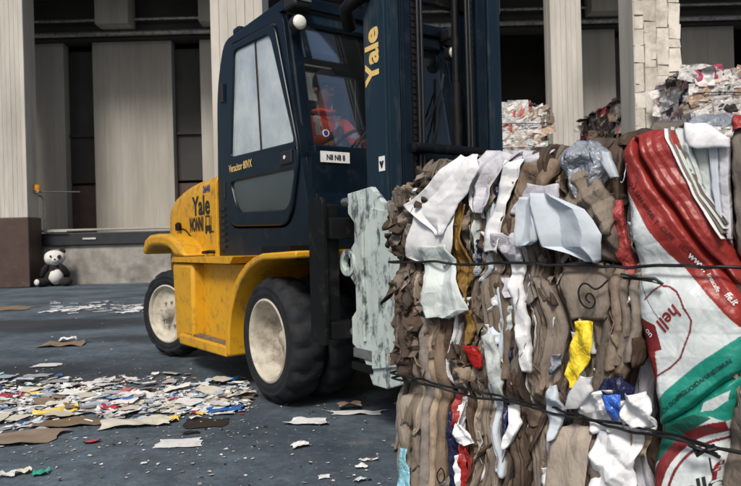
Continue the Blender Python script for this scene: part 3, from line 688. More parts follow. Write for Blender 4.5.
for p in bm_.polygons:
    x, y, z = p.center
    if z > .575: k = 2
    elif x > .455 and z > .2: k = 2
    elif z < -.33: k = 4
    elif z < .13: k = 3
    elif abs(y) < .17 and (.27 < z < .315 or .17 < z < .21): k = 1
    elif abs(y) < .13 and abs(abs(y) - .085) < .022 and z > .3: k = 1
    elif abs(y) > .17 and .27 < x < .32: k = 1
    elif abs(y) > .19 and .33 < z < .375: k = 1
    else: k = 0
    p.material_index = k
MB().tube([(.19, 0, .73), (.212, 0, .70), (.205, 0, .687)], [.010, .017, .012], 8).build('nose', M['skin'], bo, smooth=179)
for s in (-1, 1):
    MB().lathe([(0, .012), (.008, .009), (.012, 0), (.008, -.009), (0, -.012)], 12, 'x', (.182, s * .032, .73)).build('eye', M['white'], bo, smooth=179)
    MB().lathe([(0, .012), (.02, .008), (.032, 0), (.02, -.008), (0, -.012)], 12, 'y', (.10, s * .088, .71)).build('ear', M['skin'], bo, smooth=179)
MB().tube([(.185, -.028, .66), (.195, 0, .658), (.185, .028, .66)], .006, 6).build('mouth', M['skin'], bo)
cap = MB().lathe([(.0, .15), (.04, .145), (.075, .12), (.095, .08), (.102, .03), (.100, .0)], 24, 'z', (.098, 0, .735)).build('cap', M['hair'], dr, smooth=179)
MB().plate(rounded([(.15, -.075), (.24, -.05), (.26, 0), (.24, .05), (.15, .075)], .02), (), .745, .755, 'z').build('cap_peak', M['hair'], cap)
MB().tube([(.02, 0, .535), (.06, .09, .55), (.14, .06, .545), (.16, 0, .53), (.14, -.06, .545), (.06, -.09, .55), (.02, 0, .535)], .016, 8, False).build('collar', M['hivis'], bo, smooth=179)
# ================================================================== BIG BALE in the foreground (local X along its face, +Y into the bale)
BA = np.array([.08, 2.65, 0.0]); BANG = math.atan2(-.7146, .6996)
BD = np.array([math.cos(BANG), math.sin(BANG), 0]); BI = np.array([-BD[1], BD[0], 0])
bale = empty('paper_bale', tuple(BA), BANG)
tag(bale, 'large near bale of crushed brown cardboard and paper with a red and white printed sack', 'bale')
def uz(px, py, d=0.0):
    """where a sight line meets the bale's face plane (inset d): position along the face and height"""
    dx, dy = px - 370.5, py - 243.0; c, s = math.cos(ROLL), math.sin(ROLL)
    r = np.array([(c * dx - s * dy) / FPX, 1.0, -(s * dx + c * dy) / FPX]); C = np.array([0, 0, HCAM])
    t = ((BA + BI * d - C) @ BI) / (r @ BI); p = C + r * t
    return float((p - BA) @ BD), float(p[2])
ZTOP, ULEN, BDEP = 1.36, 1.75, 1.05
STRAPS = (.945, .45)
def cardmat(name, col, **k): return mat(name, col, .82, var=.16, vs_=7, wrinkle=(34, .45, .35), objvar=.34, dirt=(col[0] * .55, col[1] * .52, col[2] * .5), damt=.36, ds=9, dsharp=.15, spec=.25, **k)
MB_ = dict(
    c1=cardmat('brown_cardboard', (.195, .148, .112)), c2=cardmat('grey_brown_cardboard', (.190, .160, .134)), c3=cardmat('light_cardboard', (.285, .226, .170)), c4=cardmat('dark_cardboard', (.075, .052, .038)),
    wp=mat('white_paper', (.72, .73, .75), .75, var=.06, vs_=9, bump=.15, bs=40, objvar=.06, dirt=(.42, .42, .43), damt=.30, ds=7, spec=.25, wrinkle=(15, .13, .8)),
    gp=mat('pale_green_grey_paper', (.50, .55, .54), .75, var=.08, bump=.2, bs=40, objvar=.08, dirt=(.33, .35, .34), damt=.33, ds=9, spec=.25, wrinkle=(16, .25, .7)),
    bp=mat('pale_blue_paper', (.52, .58, .64), .7, var=.07, bump=.12, bs=40, objvar=.08, dirt=(.38, .42, .46), damt=.3, ds=6, spec=.25, wrinkle=(12, .10, .7)),
    film=mat('grey_blue_plastic_film', (.27, .30, .35), .3, var=.2, vs_=12, bump=.5, bs=28, objvar=.15, wrinkle=(26, .9, .8)),
    lav=mat('lavender_grey_paper', (.50, .50, .55), .6, var=.12, bump=.3, bs=35, objvar=.12, wrinkle=(20, .4, .6)),
    yellow=mat('bright_yellow_paper', (.80, .60, .03), .55, var=.12, bump=.3, bs=30, wrinkle=(26, .6, .8)),
    ochre=mat('ochre_paper', (.19, .105, .018), .7, var=.3, bump=.3, bs=30, wrinkle=(24, .8, .4)),
    red=mat('red_print', (.30, .018, .016), .5, var=.15, bump=.25, bs=30, objvar=.1, wrinkle=(26, .6, .8)), navy=mat('navy_plastic', (.010, .013, .05), .4, var=.3, bump=.4, bs=30, wrinkle=(26, .8, .8)), blue=mat('blue_plastic', (.03, .10, .42), .35, var=.3, bump=.4, bs=30, wrinkle=(26, .8, .8)),
    teal=mat('teal_print', (.02, .27, .20), .5, var=.15, bump=.2), sky=mat('light_blue_plastic', (.25, .52, .62), .35, var=.2, bump=.4, wrinkle=(26, .8, .8)),
    core=mat('bale_core', (.05, .036, .028), .95, var=.4, vs_=14, bump=1, bs=30), wire=mat('black_wire', (.008, .008, .009), .4, var=.2),
    cloth=mat('dark_grey_cloth', (.035, .037, .045), .9, var=.3, bump=.5, bs=40, wrinkle=(20, .7, .8)),
)
def pinch(z, amt=.045, w=.05):
    y = 0
    for zs in STRAPS: y = y + amt * np.exp(-((z - zs) / w) ** 2)
    return y
def toplimit(u): return ZTOP - .17 * np.clip((.24 - u) / .26, 0, 1.2) ** 1.6
def bulge(u, z):
    """overall shape of the face: y (negative = towards the viewer)"""
    y = -.025 * np.cos((z - .70) * math.pi / .5) * 0 + pinch(z) + .012 * vn(u * 3.1, z * 3.3, 5)
    y = y + .10 * np.clip((z - 1.27) / .10, 0, 1.3) ** 2                      # rounded top
    y = y + .10 * np.clip((.07 - u) / .10, 0, 1.4) ** 2                      # rounded left corner
    return y
def uwarp(u, z):
    """layers lean and wander together"""
    w_ = .030 * vn(u * 1.6, z * 2.6, 21) + .016 * vn(u * 5, z * 5.5, 22) + .020 * tri(z * 2.1 + u * .7 + .2 * vn(u * 4, z * 2, 23))
    e = np.clip((u - .0) / .12, 0, 1)
    return u + w_ * e
def card_layer(u0, wd, z0, z1, p, m, seed, deep=.10, cr=.010, flare=0.0, name='cardboard_sheet'):
    L_ = z1 - z0; nv = max(8, int(L_ / .010)); nu = 21
    s = np.linspace(-1, 1, nu)[None, :]; z = np.linspace(z0, z1, nv)[:, None]
    rg = np.random.default_rng(seed)
    wz = wd * (.92 + .16 * vn(z * 4.0, seed * 1.7, 31))
    lean = rg.normal(0, .018) * (z - z0) / max(L_, .1)
    u = u0 + lean + pl(z[:, 0], seed, .07, .009)[:, None]
    uu = u + .5 * wz * np.clip(s * 1.25, -1, 1)
    uu = uwarp(uu, z)
    amp = rg.uniform(.003, .010); fr = rg.uniform(4, 10); skew = rg.uniform(-.5, .5)
    zj = z + .016 * tri(uu * rg.uniform(8, 22) + seed * .37) * (np.abs((z - z0) / L_ - .5) * 2) ** 6      # torn ends
    y = p + deep * np.clip((np.abs(s) - .78) / .22, 0, 1) ** 1.5 + rg.normal(0, .10) * wd * s
    y = y + amp * tri(z * fr + skew * s + .6 * vn(z * 4, s * 1.3 + seed, 36)) * (.4 + .6 * np.abs(vn(z * 3, 0 * z + seed, 37)))
    y = y + cr * (.35 * crumple(uu * 1.3, zj * .6, seed, 15, 3) + 1.1 * folds(uu * 1.4, zj * .8, seed, 5, 9))
    y = y + rg.uniform(.002, .006) * tri(s * rg.uniform(.6, 2.2) + rg.uniform(0, 1) + .25 * vn(z * 3, 0 * z + seed, 38) + .12 * tri(z * rg.uniform(2, 5)))   # vertical pleats
    tip = np.clip(((z - z0) / L_ - .78) / .22, 0, 1); y = y - flare * tip ** 2
    bot = np.clip((.14 - (z - z0) / L_) / .14, 0, 1); y = y - flare * .5 * bot ** 2
    y = y + bulge(uu, zj)
    Pm = np.stack(np.broadcast_arrays(uu, y, np.clip(zj, .004, None)), -1)
    o = link(name, grid_mesh(name, Pm), m, bale, smooth=16)
    sd_ = o.modifiers.new('solid', 'SOLIDIFY'); sd_.thickness = .004; sd_.offset = 1
    return o
brown = ['c1', 'c4', 'c2', 'c2', 'c3', 'c4']
def pick(rg, u):
    r = rg.random()
    if r < .035: return MB_['wp']
    if r < .06: return MB_['lav']
    if r < .075: return MB_['bp']
    return MB_[brown[rg.integers(0, 6)]]
# core, coloured dark so the gaps between layers look shaded
cm = MB().box(.10, ULEN - .06, .12, BDEP, .02, 1.26); P_ = cm.build('bale_core', MB_['core'], bale)
rg = np.random.default_rng(11); sd0 = 100
# deep continuous layer
u = -.005
while u < ULEN:
    wd = rg.uniform(.028, .065); card_layer(u + wd / 2, wd * 1.02, 0.005, float(toplimit(u + .03)) - rg.uniform(.0, .05), rg.uniform(.025, .085), pick(rg, u), sd0, .06); sd0 += 1; u += wd
# middle and outer layers
for lev, (p0, p1, cnt, lmin) in enumerate(((.0, .055, 44, .8), (-.03, .03, 40, .45))):
    us = np.linspace(.02, ULEN - .02, cnt) + rg.normal(0, .012, cnt)
    for u in us:
        if .965 < u < 1.275 and p0 < .01: continue
        tl = float(toplimit(u)); ln = min(tl, rg.uniform(lmin, 1.3)); z0 = rg.choice([0.006, max(.006, tl - ln - rg.uniform(0, .05)), rg.uniform(0.006, max(.02, tl - ln))])
        z1 = min(z0 + ln, tl + rg.uniform(-.02, .035))
        wd = rg.uniform(.014, .060); pp = rg.uniform(p0, p1) + (.035 if .95 < u < 1.29 else 0)
        card_layer(float(u), wd, float(z0), float(z1), pp, pick(rg, u), sd0, .11, rg.uniform(.006, .014), rg.uniform(0, .03)); sd0 += 1
# thin sheets seen edge-on between the folds
for k in range(95):
    u = float(rg.uniform(.03, ULEN - .03)); tl = float(toplimit(u)); ln = rg.uniform(.25, 1.2); z0 = float(rg.uniform(.006, max(.03, tl - ln)))
    if .955 < u < 1.285: continue
    card_layer(u, rg.uniform(.006, .015), z0, min(tl, z0 + ln), rg.uniform(-.028, .02), MB_[['c3', 'c4', 'c4', 'c1', 'c2', 'c3', 'wp'][rg.integers(0, 7)]], sd0, .06, .004); sd0 += 1
# far end, back and top get plainer sheets so the bale is whole from other sides
for k in range(14):
    y0 = .12 + k * .066; o = card_layer(0, .11, .006, 1.27 - rg.uniform(0, .05), 0, pick(rg, .4), sd0, .05); sd0 += 1
    o.rotation_euler = (0, 0, R(-90)); o.location = (.075, y0 + .05, 0)
for k in range(40):
    a = rg.uniform(0, 6.28); wq, hq = rg.uniform(.12, .32), rg.uniform(.10, .25); A, B = np.meshgrid(np.linspace(-.5, .5, 14), np.linspace(-.5, .5, 14))
    x = rg.uniform(.18, ULEN - .12); y = rg.uniform(.16, BDEP - .12)
    xx = A * wq * math.cos(a) - B * hq * math.sin(a); yy = A * wq * math.sin(a) + B * hq * math.cos(a)
    zz = rg.uniform(1.275, 1.325) + rg.uniform(-.10, .25) * A * wq + .03 * crumple(xx, yy, sd0, 6) + .02 * vn(xx * 9, yy * 9, sd0)
    sd0 += 1
    link('cardboard_sheet', grid_mesh('s', np.stack([x + xx, y + yy, zz], -1)), pick(rg, 1), bale, smooth=50)

def row_sheet(rows, d, m, cr=.010, seed=0, f=9, name='paper_sheet', par=bale, rag=.006, bul=.0, dtop=0.0, dbot=0.0, fold=0.0, nu=None, solid=.0015, side=.0, tuck=.0, tuckz=.0):
    """sheet outlined row by row (photo rows turned into places on the bale's face); d = how far it stands off the face"""
    rows = sorted(rows); ys = np.array([r[0] for r in rows], float)
    n = max(12, int((ys[-1] - ys[0]) / 1.7)); wmax = max(r[2] - r[1] for r in rows); nu = nu or max(9, int(wmax / 1.7))
    yy = np.linspace(ys[0], ys[-1], n); xl = np.interp(yy, ys, [r[1] for r in rows]); xr = np.interp(yy, ys, [r[2] for r in rows])
    xl = xl + pl(yy, seed, 11, rag * 260) + pl(yy, seed + 7, 3.5, rag * 60); xr = xr + pl(yy, seed + 50, 12, rag * 260) + pl(yy, seed + 57, 3.5, rag * 60)
    s = np.linspace(0, 1, nu); U = np.zeros((n, nu)); Z = np.zeros((n, nu))
    for i in range(n):
        ua, za = uz(xl[i], yy[i], -d); ub, zb = uz(xr[i], yy[i], -d)
        U[i] = ua + (ub - ua) * s; Z[i] = za + (zb - za) * s
    rgx = np.random.default_rng(seed); Z[0] += pl(U[0], seed + 1, .035, .007); Z[-1] += pl(U[-1], seed + 2, .03, .010)
    t = np.linspace(0, 1, n)[:, None]; S = s[None, :]
    Y = -d + bulge(U, Z) * .75 + cr * (.40 * crumple(U, Z, seed, f * 1.3, 4) + 1.5 * folds(U, Z, seed, 5, f * .95)) - bul * np.sin(np.pi * S) - dtop * (1 - t) ** 2 - dbot * t ** 2 + fold * tri(S * rgx.uniform(1.0, 2.0) + rgx.uniform(0, 1) + t * .25) + side * (S - .5) + tuck * np.abs(2 * S - 1) ** 7 + tuckz * np.abs(2 * t - 1) ** 9
    o = link(name, grid_mesh(name, np.stack([U, Y, Z], -1)), m, par, smooth=13)
    if solid:
        q = o.modifiers.new('solid', 'SOLIDIFY'); q.thickness = solid; q.offset = 1
    o['_n'] = 0; del o['_n']
    return o
B_ = MB_
# large brown and grey sheets that read as single pieces
row_sheet([(158, 515, 562), (185, 507, 545), (215, 503, 531), (245, 498, 522)], .03, B_['c1'], .016, 1, name='cardboard_sheet', tuck=.032, tuckz=.012, fold=.008)
row_sheet([(264, 556, 598), (285, 557, 606), (305, 566, 610), (318, 570, 606)], .046, B_['c2'], .005, 2, name='cardboard_sheet', tuck=.012, fold=.006, rag=.004)
for k, (xa, xb) in enumerate(((597, 609), (607, 619), (617, 628), (626, 637))):   # curved neighbouring folds
    row_sheet([(264 + 3 * k, xa + 3, xb + 3), (288, xa, xb + 1), (310, xa + 5, xb + 4), (330, xa + 4, xb + 5), (350, xa - 3, xb), (374 - 4 * k, xa - 5, xb - 3)], .026 + .008 * (k % 2), B_[('c2', 'c1', 'c2', 'c3')[k]], .006, 130 + k, name='cardboard_sheet', bul=.012, tuck=.03, rag=.003)
row_sheet([(170, 572, 582), (182, 566, 600), (200, 562, 612), (215, 575, 612), (232, 590, 610)], .060, B_['c3'], .020, 4, 13, name='cardboard_sheet', tuck=.032, tuckz=.012, dbot=.01)
row_sheet([(215, 592, 612), (240, 588, 616), (262, 585, 618)], .045, B_['c1'], .018, 5, 12, name='cardboard_sheet', tuck=.032, tuckz=.012)
row_sheet([(427, 552, 590), (450, 550, 588), (486, 546, 585), (510, 545, 583)], .050, B_['c3'], .003, 6, 5, name='cardboard_sheet', rag=.002, fold=.005)
for k, (xa, xb) in enumerate(((487, 499), (497, 508), (506, 518))):
    row_sheet([(272 + 5 * k, xa - 2, xb - 1), (305, xa + 3, xb + 3), (345, xa + 4, xb + 3), (386 - 6 * k, xa + 1, xb)], .020 + .010 * (k % 2), B_[('c1', 'c1', 'c2')[k]], .006, 140 + k, name='cardboard_sheet', bul=.010, tuck=.03, rag=.003)
for k, (xa, xb) in enumerate(((410, 420), (418, 429), (427, 436), (434, 446))):
    row_sheet([(308 + 8 * k, xa + 1, xb + 2), (345, xa - 1, xb), (385, xa + 1, xb + 1), (430, xa + 2, xb + 1), (505, xa - 1, xb + 1)], .014 + .012 * (k % 2), B_[('c3', 'c2', 'c3', 'c1')[k]], .007, 150 + k, name='cardboard_sheet', bul=.012, tuck=.03, rag=.003)
row_sheet([(395, 388, 412), (425, 386, 410), (455, 390, 409), (486, 396, 410)], .025, B_['c3'], .008, 9, name='cardboard_sheet', tuck=.032, tuckz=.012)
for k in range(9):   # crushed knot of cardboard under the gold strip
    xa = 446 + rg.uniform(0, 30); ya = 340 + rg.uniform(0, 36); ww = rg.uniform(8, 18); hh = rg.uniform(8, 20); sl = rg.uniform(-8, 8)
    row_sheet([(ya, xa, xa + ww * .7), (ya + hh * .5, xa + sl * .5, xa + ww), (ya + hh, xa + sl, xa + sl + ww * .6)], rg.uniform(.02, .055), B_[('c1', 'c2', 'c3', 'c4')[k % 4]], .022, 160 + k, 16, name='cardboard_scrap', side=rg.uniform(-.04, .04))
row_sheet([(120, 727, 760), (180, 728, 765), (260, 733, 770), (300, 738, 775)], .020, B_['c2'], .006, 17, name='cardboard_sheet', tuck=.032, tuckz=.012)
row_sheet([(390, 738, 790), (430, 722, 790), (486, 716, 790), (520, 714, 790)], .020, B_['c2'], .008, 18, name='cardboard_sheet', tuck=.032, tuckz=.012, bul=.02)
# dark leafy torn edges at the upper left corner
for k in range(46):
    y0 = 170 + 190 * (k / 46) + rg.uniform(-8, 8); xe = np.interp(y0, [150, 180, 205, 240, 300, 360], [440, 412, 396, 388, 392, 398])
    x0 = xe + rg.uniform(-3, 20); hh = rg.uniform(10, 34); ww = rg.uniform(7, 20); sl = rg.uniform(-8, 8)
    row_sheet([(y0, x0, x0 + ww * .4), (y0 + hh * .45, x0 - ww * .3 + sl, x0 + ww * .7 + sl), (y0 + hh, x0 + sl * 1.5, x0 + ww * .3 + sl * 1.5)], rg.uniform(.0, .05), B_[['c4', 'c4', 'c1', 'c2'][rg.integers(0, 4)]], .022, 300 + k, 16, name='cardboard_scrap', bul=rg.uniform(-.03, .03), side=rg.uniform(-.05, .05), dbot=rg.uniform(-.02, .03))
# smaller torn cardboard and paper all over
for k in range(60):
    x0 = rg.uniform(408, 640); y0 = rg.uniform(165, 480); hh = rg.uniform(10, 46); ww = rg.uniform(6, 24); sl = rg.uniform(-9, 9)
    mm = B_[['c1', 'c2', 'c3', 'c4', 'c4', 'c1', 'c2', 'wp', 'lav', 'bp'][rg.integers(0, 10)]]
    row_sheet([(y0, x0, x0 + ww * .6), (y0 + hh * .5, x0 - ww * .2 + sl, x0 + ww * .8 + sl), (y0 + hh, x0 + sl, x0 + ww * .5 + sl * 1.4)], rg.uniform(-.01, .02), mm, .020, 400 + k, 16, name='torn_scrap', bul=rg.uniform(-.01, .03), side=rg.uniform(-.04, .04), dbot=rg.uniform(-.02, .02))
# narrow shreds hanging out of the gaps
for k in range(120):
    x0 = rg.uniform(446, 640) if k % 3 else rg.uniform(446, 530); y0 = rg.uniform(158, 470) if k % 3 else rg.uniform(150, 330); hh = rg.uniform(10, 42); ww = rg.uniform(2.5, 7); sl = rg.uniform(-10, 10)
    mm = B_[['wp', 'lav', 'bp', 'gp', 'c4', 'c3', 'c4', 'wp', 'lav', 'film', 'c1', 'navy'][rg.integers(0, 12)]]
    row_sheet([(y0, x0, x0 + ww), (y0 + hh * .3, x0 + sl * .5, x0 + sl * .5 + ww), (y0 + hh * .65, x0 + sl * .3, x0 + sl * .3 + ww * .8), (y0 + hh, x0 + sl, x0 + sl + ww * .5)], rg.uniform(.004, .040), mm, .012, 900 + k, 18, name='shred', side=rg.uniform(-.03, .03), nu=5, rag=.003)
# loose white and pale sheets
row_sheet([(155, 452, 472), (168, 441, 478), (188, 426, 468), (205, 404, 457), (220, 418, 450), (233, 434, 443)], .075, B_['wp'], .010, 20, 8, fold=.008, rag=.008)
row_sheet([(203, 414, 455), (225, 411, 453), (245, 405, 451), (258, 404, 447), (266, 424, 440)], .060, B_['wp'], .008, 21, 8, fold=.006)
row_sheet([(246, 418, 447), (270, 420, 453), (295, 423, 462), (310, 424, 467), (319, 428, 447)], .068, B_['gp'], .010, 22, 9, fold=.010, rag=.008)
row_sheet([(150, 478, 516), (165, 470, 502), (185, 464, 493), (205, 468, 490), (214, 474, 484)], .050, B_['lav'], .014, 23, 9, fold=.012)
row_sheet([(148, 500, 545), (156, 496, 540), (166, 500, 530)], .045, B_['lav'], .018, 24, 10, dtop=-.03, tuck=.012)
row_sheet([(160, 500, 522), (180, 497, 514), (205, 492, 506), (230, 485, 500), (252, 481, 496)], .055, B_['wp'], .007, 25, 11, fold=.008)
row_sheet([(232, 482, 512), (248, 494, 518), (262, 500, 518)], .052, B_['lav'], .018, 26, 12, tuck=.012)
row_sheet([(262, 502, 518), (290, 508, 522), (320, 512, 527), (352, 516, 529), (372, 518, 528)], .038, B_['wp'], .009, 27, 13, tuck=.012)
row_sheet([(184, 524, 556), (198, 518, 556), (210, 514, 545)], .050, B_['lav'], .010, 28, 8, tuck=.012)
row_sheet([(198, 520, 531), (205, 516, 533), (225, 514, 537), (241, 514, 537), (247, 514, 526)], .066, B_['bp'], .004, 29, 8, fold=.010, rag=.003)
row_sheet([(195, 530, 552), (209, 532, 584), (220, 535, 594), (235, 539, 601), (247, 542, 600), (253, 566, 598), (261, 583, 596)], .074, B_['bp'], .004, 30, 7, fold=.016, rag=.003)
row_sheet([(140, 566, 590), (150, 556, 606), (164, 558, 612), (176, 562, 606), (190, 572, 596), (200, 578, 588)], .040, B_['film'], .020, 31, 10, fold=.014, tuck=.012)
row_sheet([(150, 598, 606), (165, 600, 614), (178, 608, 618)], .075, B_['bp'], .006, 32, 8, tuck=.012)
row_sheet([(323, 576, 592), (340, 571, 592), (360, 568, 590), (375, 565, 580), (386, 570, 578)], .072, B_['yellow'], .016, 33, 12)
row_sheet([(386, 545, 553), (397, 540, 559), (418, 541, 558), (441, 546, 553)], .075, B_['bp'], .016, 34, 13, tuck=.012)
row_sheet([(376, 578, 591), (392, 566, 592), (412, 557, 574)], .082, B_['wp'], .006, 35, 9, tuck=.012)
row_sheet([(392, 590, 612), (406, 572, 640), (422, 572, 651), (434, 590, 651)], .055, B_['wp'], .026, 36, 14, tuck=.012)
row_sheet([(378, 602, 622), (390, 596, 634), (404, 606, 632)], .060, B_['navy'], .022, 37, 13, tuck=.012)
row_sheet([(394, 598, 617), (408, 604, 622), (422, 607, 615)], .088, B_['blue'], .016, 38, 14)
row_sheet([(395, 622, 640), (412, 618, 650), (430, 626, 648)], .085, B_['wp'], .020, 39, 13, tuck=.012)
row_sheet([(432, 592, 634), (450, 590, 639), (470, 588, 632), (490, 588, 636), (505, 588, 634)], .050, B_['wp'], .020, 40, 12, tuck=.012)
for k, (xa, ya, yb) in enumerate(((450, 394, 432), (455, 402, 446), (459, 440, 492), (464, 448, 478), (455, 455, 492))):
    row_sheet([(ya, xa, xa + 5), (ya * .6 + yb * .4, xa + 1, xa + 8), (ya * .3 + yb * .7, xa + 3, xa + 8), (yb, xa + 2, xa + 5)], .045 + .008 * (k % 2), B_[('red', 'wp', 'red', 'red', 'wp')[k]], .014, 170 + k, 16, side=.02 * (-1) ** k)
row_sheet([(405, 446, 454), (440, 445, 459), (470, 447, 462), (490, 447, 460)], .045, B_['navy'], .012, 42, 12, tuck=.012)
row_sheet([(425, 452, 460), (436, 450, 468), (446, 458, 472)], .072, B_['wp'], .016, 43, 16, tuck=.012)
row_sheet([(335, 478, 492), (360, 484, 498), (385, 488, 500), (402, 492, 498)], .050, B_['gp'], .012, 44, 11, tuck=.012)
row_sheet([(408, 500, 510), (425, 504, 518), (436, 502, 514), (448, 500, 506)], .058, B_['wp'], .010, 45, 11, tuck=.012)
row_sheet([(398, 496, 502), (420, 499, 506), (440, 500, 505)], .05, B_['navy'], .008, 46, 11, tuck=.012)
row_sheet([(205, 450, 466), (240, 447, 463), (275, 452, 471), (302, 460, 468)], .040, B_['ochre'], .016, 47, 12, fold=.01)
row_sheet([(310, 462, 470), (330, 466, 474), (345, 462, 470)], .045, B_['ochre'], .010, 48, 12, tuck=.012)
row_sheet([(448, 400, 406), (465, 399, 408), (490, 396, 412)], .040, B_['sky'], .012, 49, 12)
row_sheet([(345, 460, 474), (358, 464, 480), (368, 470, 482)], .062, B_['red'], .012, 50, 14, tuck=.012)
row_sheet([(200, 613, 620), (230, 610, 626), (255, 612, 630), (275, 620, 632)], .030, B_['red'], .012, 51, 10, name='printed_card', tuck=.012)
row_sheet([(138, 680, 729), (175, 690, 729), (215, 704, 730), (242, 720, 731)], .012, B_['bp'], .003, 62, 6, rag=.002, fold=.006)
for k in range(5):   # layered edges beside the red band
    row_sheet([(127, 660 + 3.4 * k, 663.5 + 3.4 * k), (160, 677 + 3.2 * k, 680.5 + 3.2 * k), (194, 693 + 3 * k, 696.5 + 3 * k), (240 - 5 * k, 722 + 1.6 * k, 724 + 1.6 * k)], .052 - .008 * k, B_[('wp', 'c2', 'gp', 'c1', 'lav')[k]], .003, 180 + k, 9, rag=.003, nu=5, side=.02, name='folded_edge')
# pale box flaps, cloth and rubbish along the top right edge
row_sheet([(120, 676, 700), (138, 682, 728), (146, 686, 728)], .055, B_['wp'], .006, 52, 8, rag=.004, tuck=.012)
row_sheet([(140, 686, 708), (175, 698, 709), (215, 708, 712), (235, 714, 718)], .022, B_['gp'], .004, 53, 8, rag=.003, tuck=.012)
row_sheet([(143, 706, 717), (185, 709, 718), (232, 717, 723)], .032, B_['bp'], .003, 54, 8, rag=.003, tuck=.012)
row_sheet([(143, 716, 728), (190, 718, 729), (240, 724, 731)], .026, B_['lav'], .003, 55, 8, rag=.003, tuck=.012)
row_sheet([(128, 664, 690), (150, 672, 692), (190, 690, 702), (230, 708, 716)], .030, B_['gp'], .006, 56, 10, fold=.006)
row_sheet([(108, 682, 728), (117, 676, 732), (126, 680, 728)], .030, B_['film'], .022, 57, 12, dtop=-.04, tuck=.012)
row_sheet([(112, 726, 741), (120, 724, 748), (128, 728, 744)], .035, B_['red'], .014, 58, 14, tuck=.012)
row_sheet([(126, 614, 665), (136, 606, 655), (146, 600, 625)], .012, B_['c4'], .028, 59, 13, dtop=-.03, name='cardboard_sheet', tuck=.032, tuckz=.012)
row_sheet([(118, 640, 672), (128, 636, 668), (134, 645, 664)], -.02, B_['c2'], .022, 60, 13, name='cardboard_sheet', tuck=.032, tuckz=.012)
row_sheet([(136, 580, 612), (146, 572, 606), (154, 570, 600)], .010, B_['c4'], .022, 61, 13, name='cardboard_sheet', tuck=.032, tuckz=.012)

# ---- printed sack ------------------------------------------------------------
rowsS = [(128, 644, 668), (136, 622, 676), (150, 616, 682), (200, 622, 704), (240, 626, 723), (280, 630, 738), (320, 634, 744), (360, 642, 744), (385, 648, 738), (410, 652, 730), (440, 650, 722), (490, 648, 717), (510, 648, 716)]
yS = np.array([r[0] for r in rowsS], float)
def segdist(px, py, line):
    d = np.full(px.shape, 1e9); sg = np.zeros(px.shape)
    for (x0, y0), (x1, y1) in zip(line[:-1], line[1:]):
        vx, vy = x1 - x0, y1 - y0; t = np.clip(((px - x0) * vx + (py - y0) * vy) / (vx * vx + vy * vy), 0, 1)
        q = np.hypot(px - x0 - t * vx, py - y0 - t * vy); c = (px - x0) * vy - (py - y0) * vx
        sg = np.where(q < d, np.sign(c), sg); d = np.minimum(d, q)
    return d, sg
CREASE = [(633, 140), (640, 158), (655, 184), (672, 206), (690, 232), (706, 256), (726, 280), (744, 300)]
CREASE2 = [(650, 430), (672, 420), (690, 410), (704, 398), (722, 384), (744, 372)]
def sackY(px, py, U, Z):
    d1, s1 = segdist(px, py, CREASE); d2, s2 = segdist(px, py, CREASE2)
    y = -.048 + bulge(U, Z) * .8 + .030 * np.exp(-(d1 / 3.2) ** 2) + np.where(s1 > 0, -.010, 0) * np.exp(-d1 / 22)
    y = y + .022 * np.exp(-(d2 / 2.6) ** 2) * np.clip((px - 652) / 15, 0, 1) + np.where(s2 < 0, .012, 0) * np.exp(-d2 / 30)
    S = (px - np.interp(py, yS, [r[1] for r in rowsS])) / (np.interp(py, yS, [r[2] for r in rowsS]) - np.interp(py, yS, [r[1] for r in rowsS]))
    band = np.clip(1.2 - np.abs(d1 - 12) / 22, 0, 1) * (py < 330)
    y = y - .008 * np.sin(np.pi * np.clip(S, 0, 1)) + .0015 * band * tri(d1 / 11.0 * np.where(s1 > 0, 1.3, .8) + .1 * vn(px * .05, py * .05, 74)) + .05 * np.clip(np.abs(S - .5) * 2, 0, 1.05) ** 10
    return y + .007 * folds(U, Z, 79, 6, 6) + .003 * crumple(U, Z, 77, 12, 4) + .003 * tri(Z * 9 + .6 * vn(U * 5, Z * 3, 78))
def sack_pt(px, py, off=0.0):
    u, z = uz(px, py, -.055); y = float(sackY(np.array([px], float), np.array([py], float), np.array([u]), np.array([z]))[0])
    return (u, y - off, z)
def inpoly(px, py, poly):
    c = np.zeros(px.shape, bool); n = len(poly)
    for i in range(n):
        x0, y0 = poly[i]; x1, y1 = poly[(i + 1) % n]
        if y0 == y1: continue
        k = ((y0 > py) != (y1 > py)) & (px < (x1 - x0) * (py - y0) / (y1 - y0) + x0); c ^= k
    return c
yy = np.linspace(128, 510, 500); nuS = 170
PX = np.zeros((500, nuS)); PY = np.repeat(yy[:, None], nuS, 1); xl = np.interp(yy, yS, [r[1] for r in rowsS]) + 1.2 * vn(yy * .25, 0 * yy, 71); xr = np.interp(yy, yS, [r[2] for r in rowsS]) + 1.2 * vn(yy * .25, 0 * yy, 72)
PX = xl[:, None] + (xr - xl)[:, None] * np.linspace(0, 1, nuS)[None, :]
US = np.zeros_like(PX); ZS = np.zeros_like(PX)
for i in range(500):
    a = uz(xl[i], yy[i], -.055); b = uz(xr[i], yy[i], -.055); US[i] = np.linspace(a[0], b[0], nuS); ZS[i] = np.linspace(a[1], b[1], nuS)
YS = sackY(PX, PY, US, ZS)
me = grid_mesh('printed_sack', np.stack([US, YS, ZS], -1))
colr = np.ones((500, nuS, 4), np.float32); WHT = (.56, .61, .62); RED = (.27, .028, .023); DRED = (.17, .016, .018); TEAL = (.012, .235, .175); DGR = (.008, .10, .07)
colr[..., :3] = WHT
def paint(msk, c): colr[msk, :3] = c
redpoly = [(610, 120), (676, 120), (682, 150), (704, 195), (723, 236), (745, 300), (748, 340), (738, 329), (701, 287), (669, 255), (650, 230), (620, 181), (610, 165)]
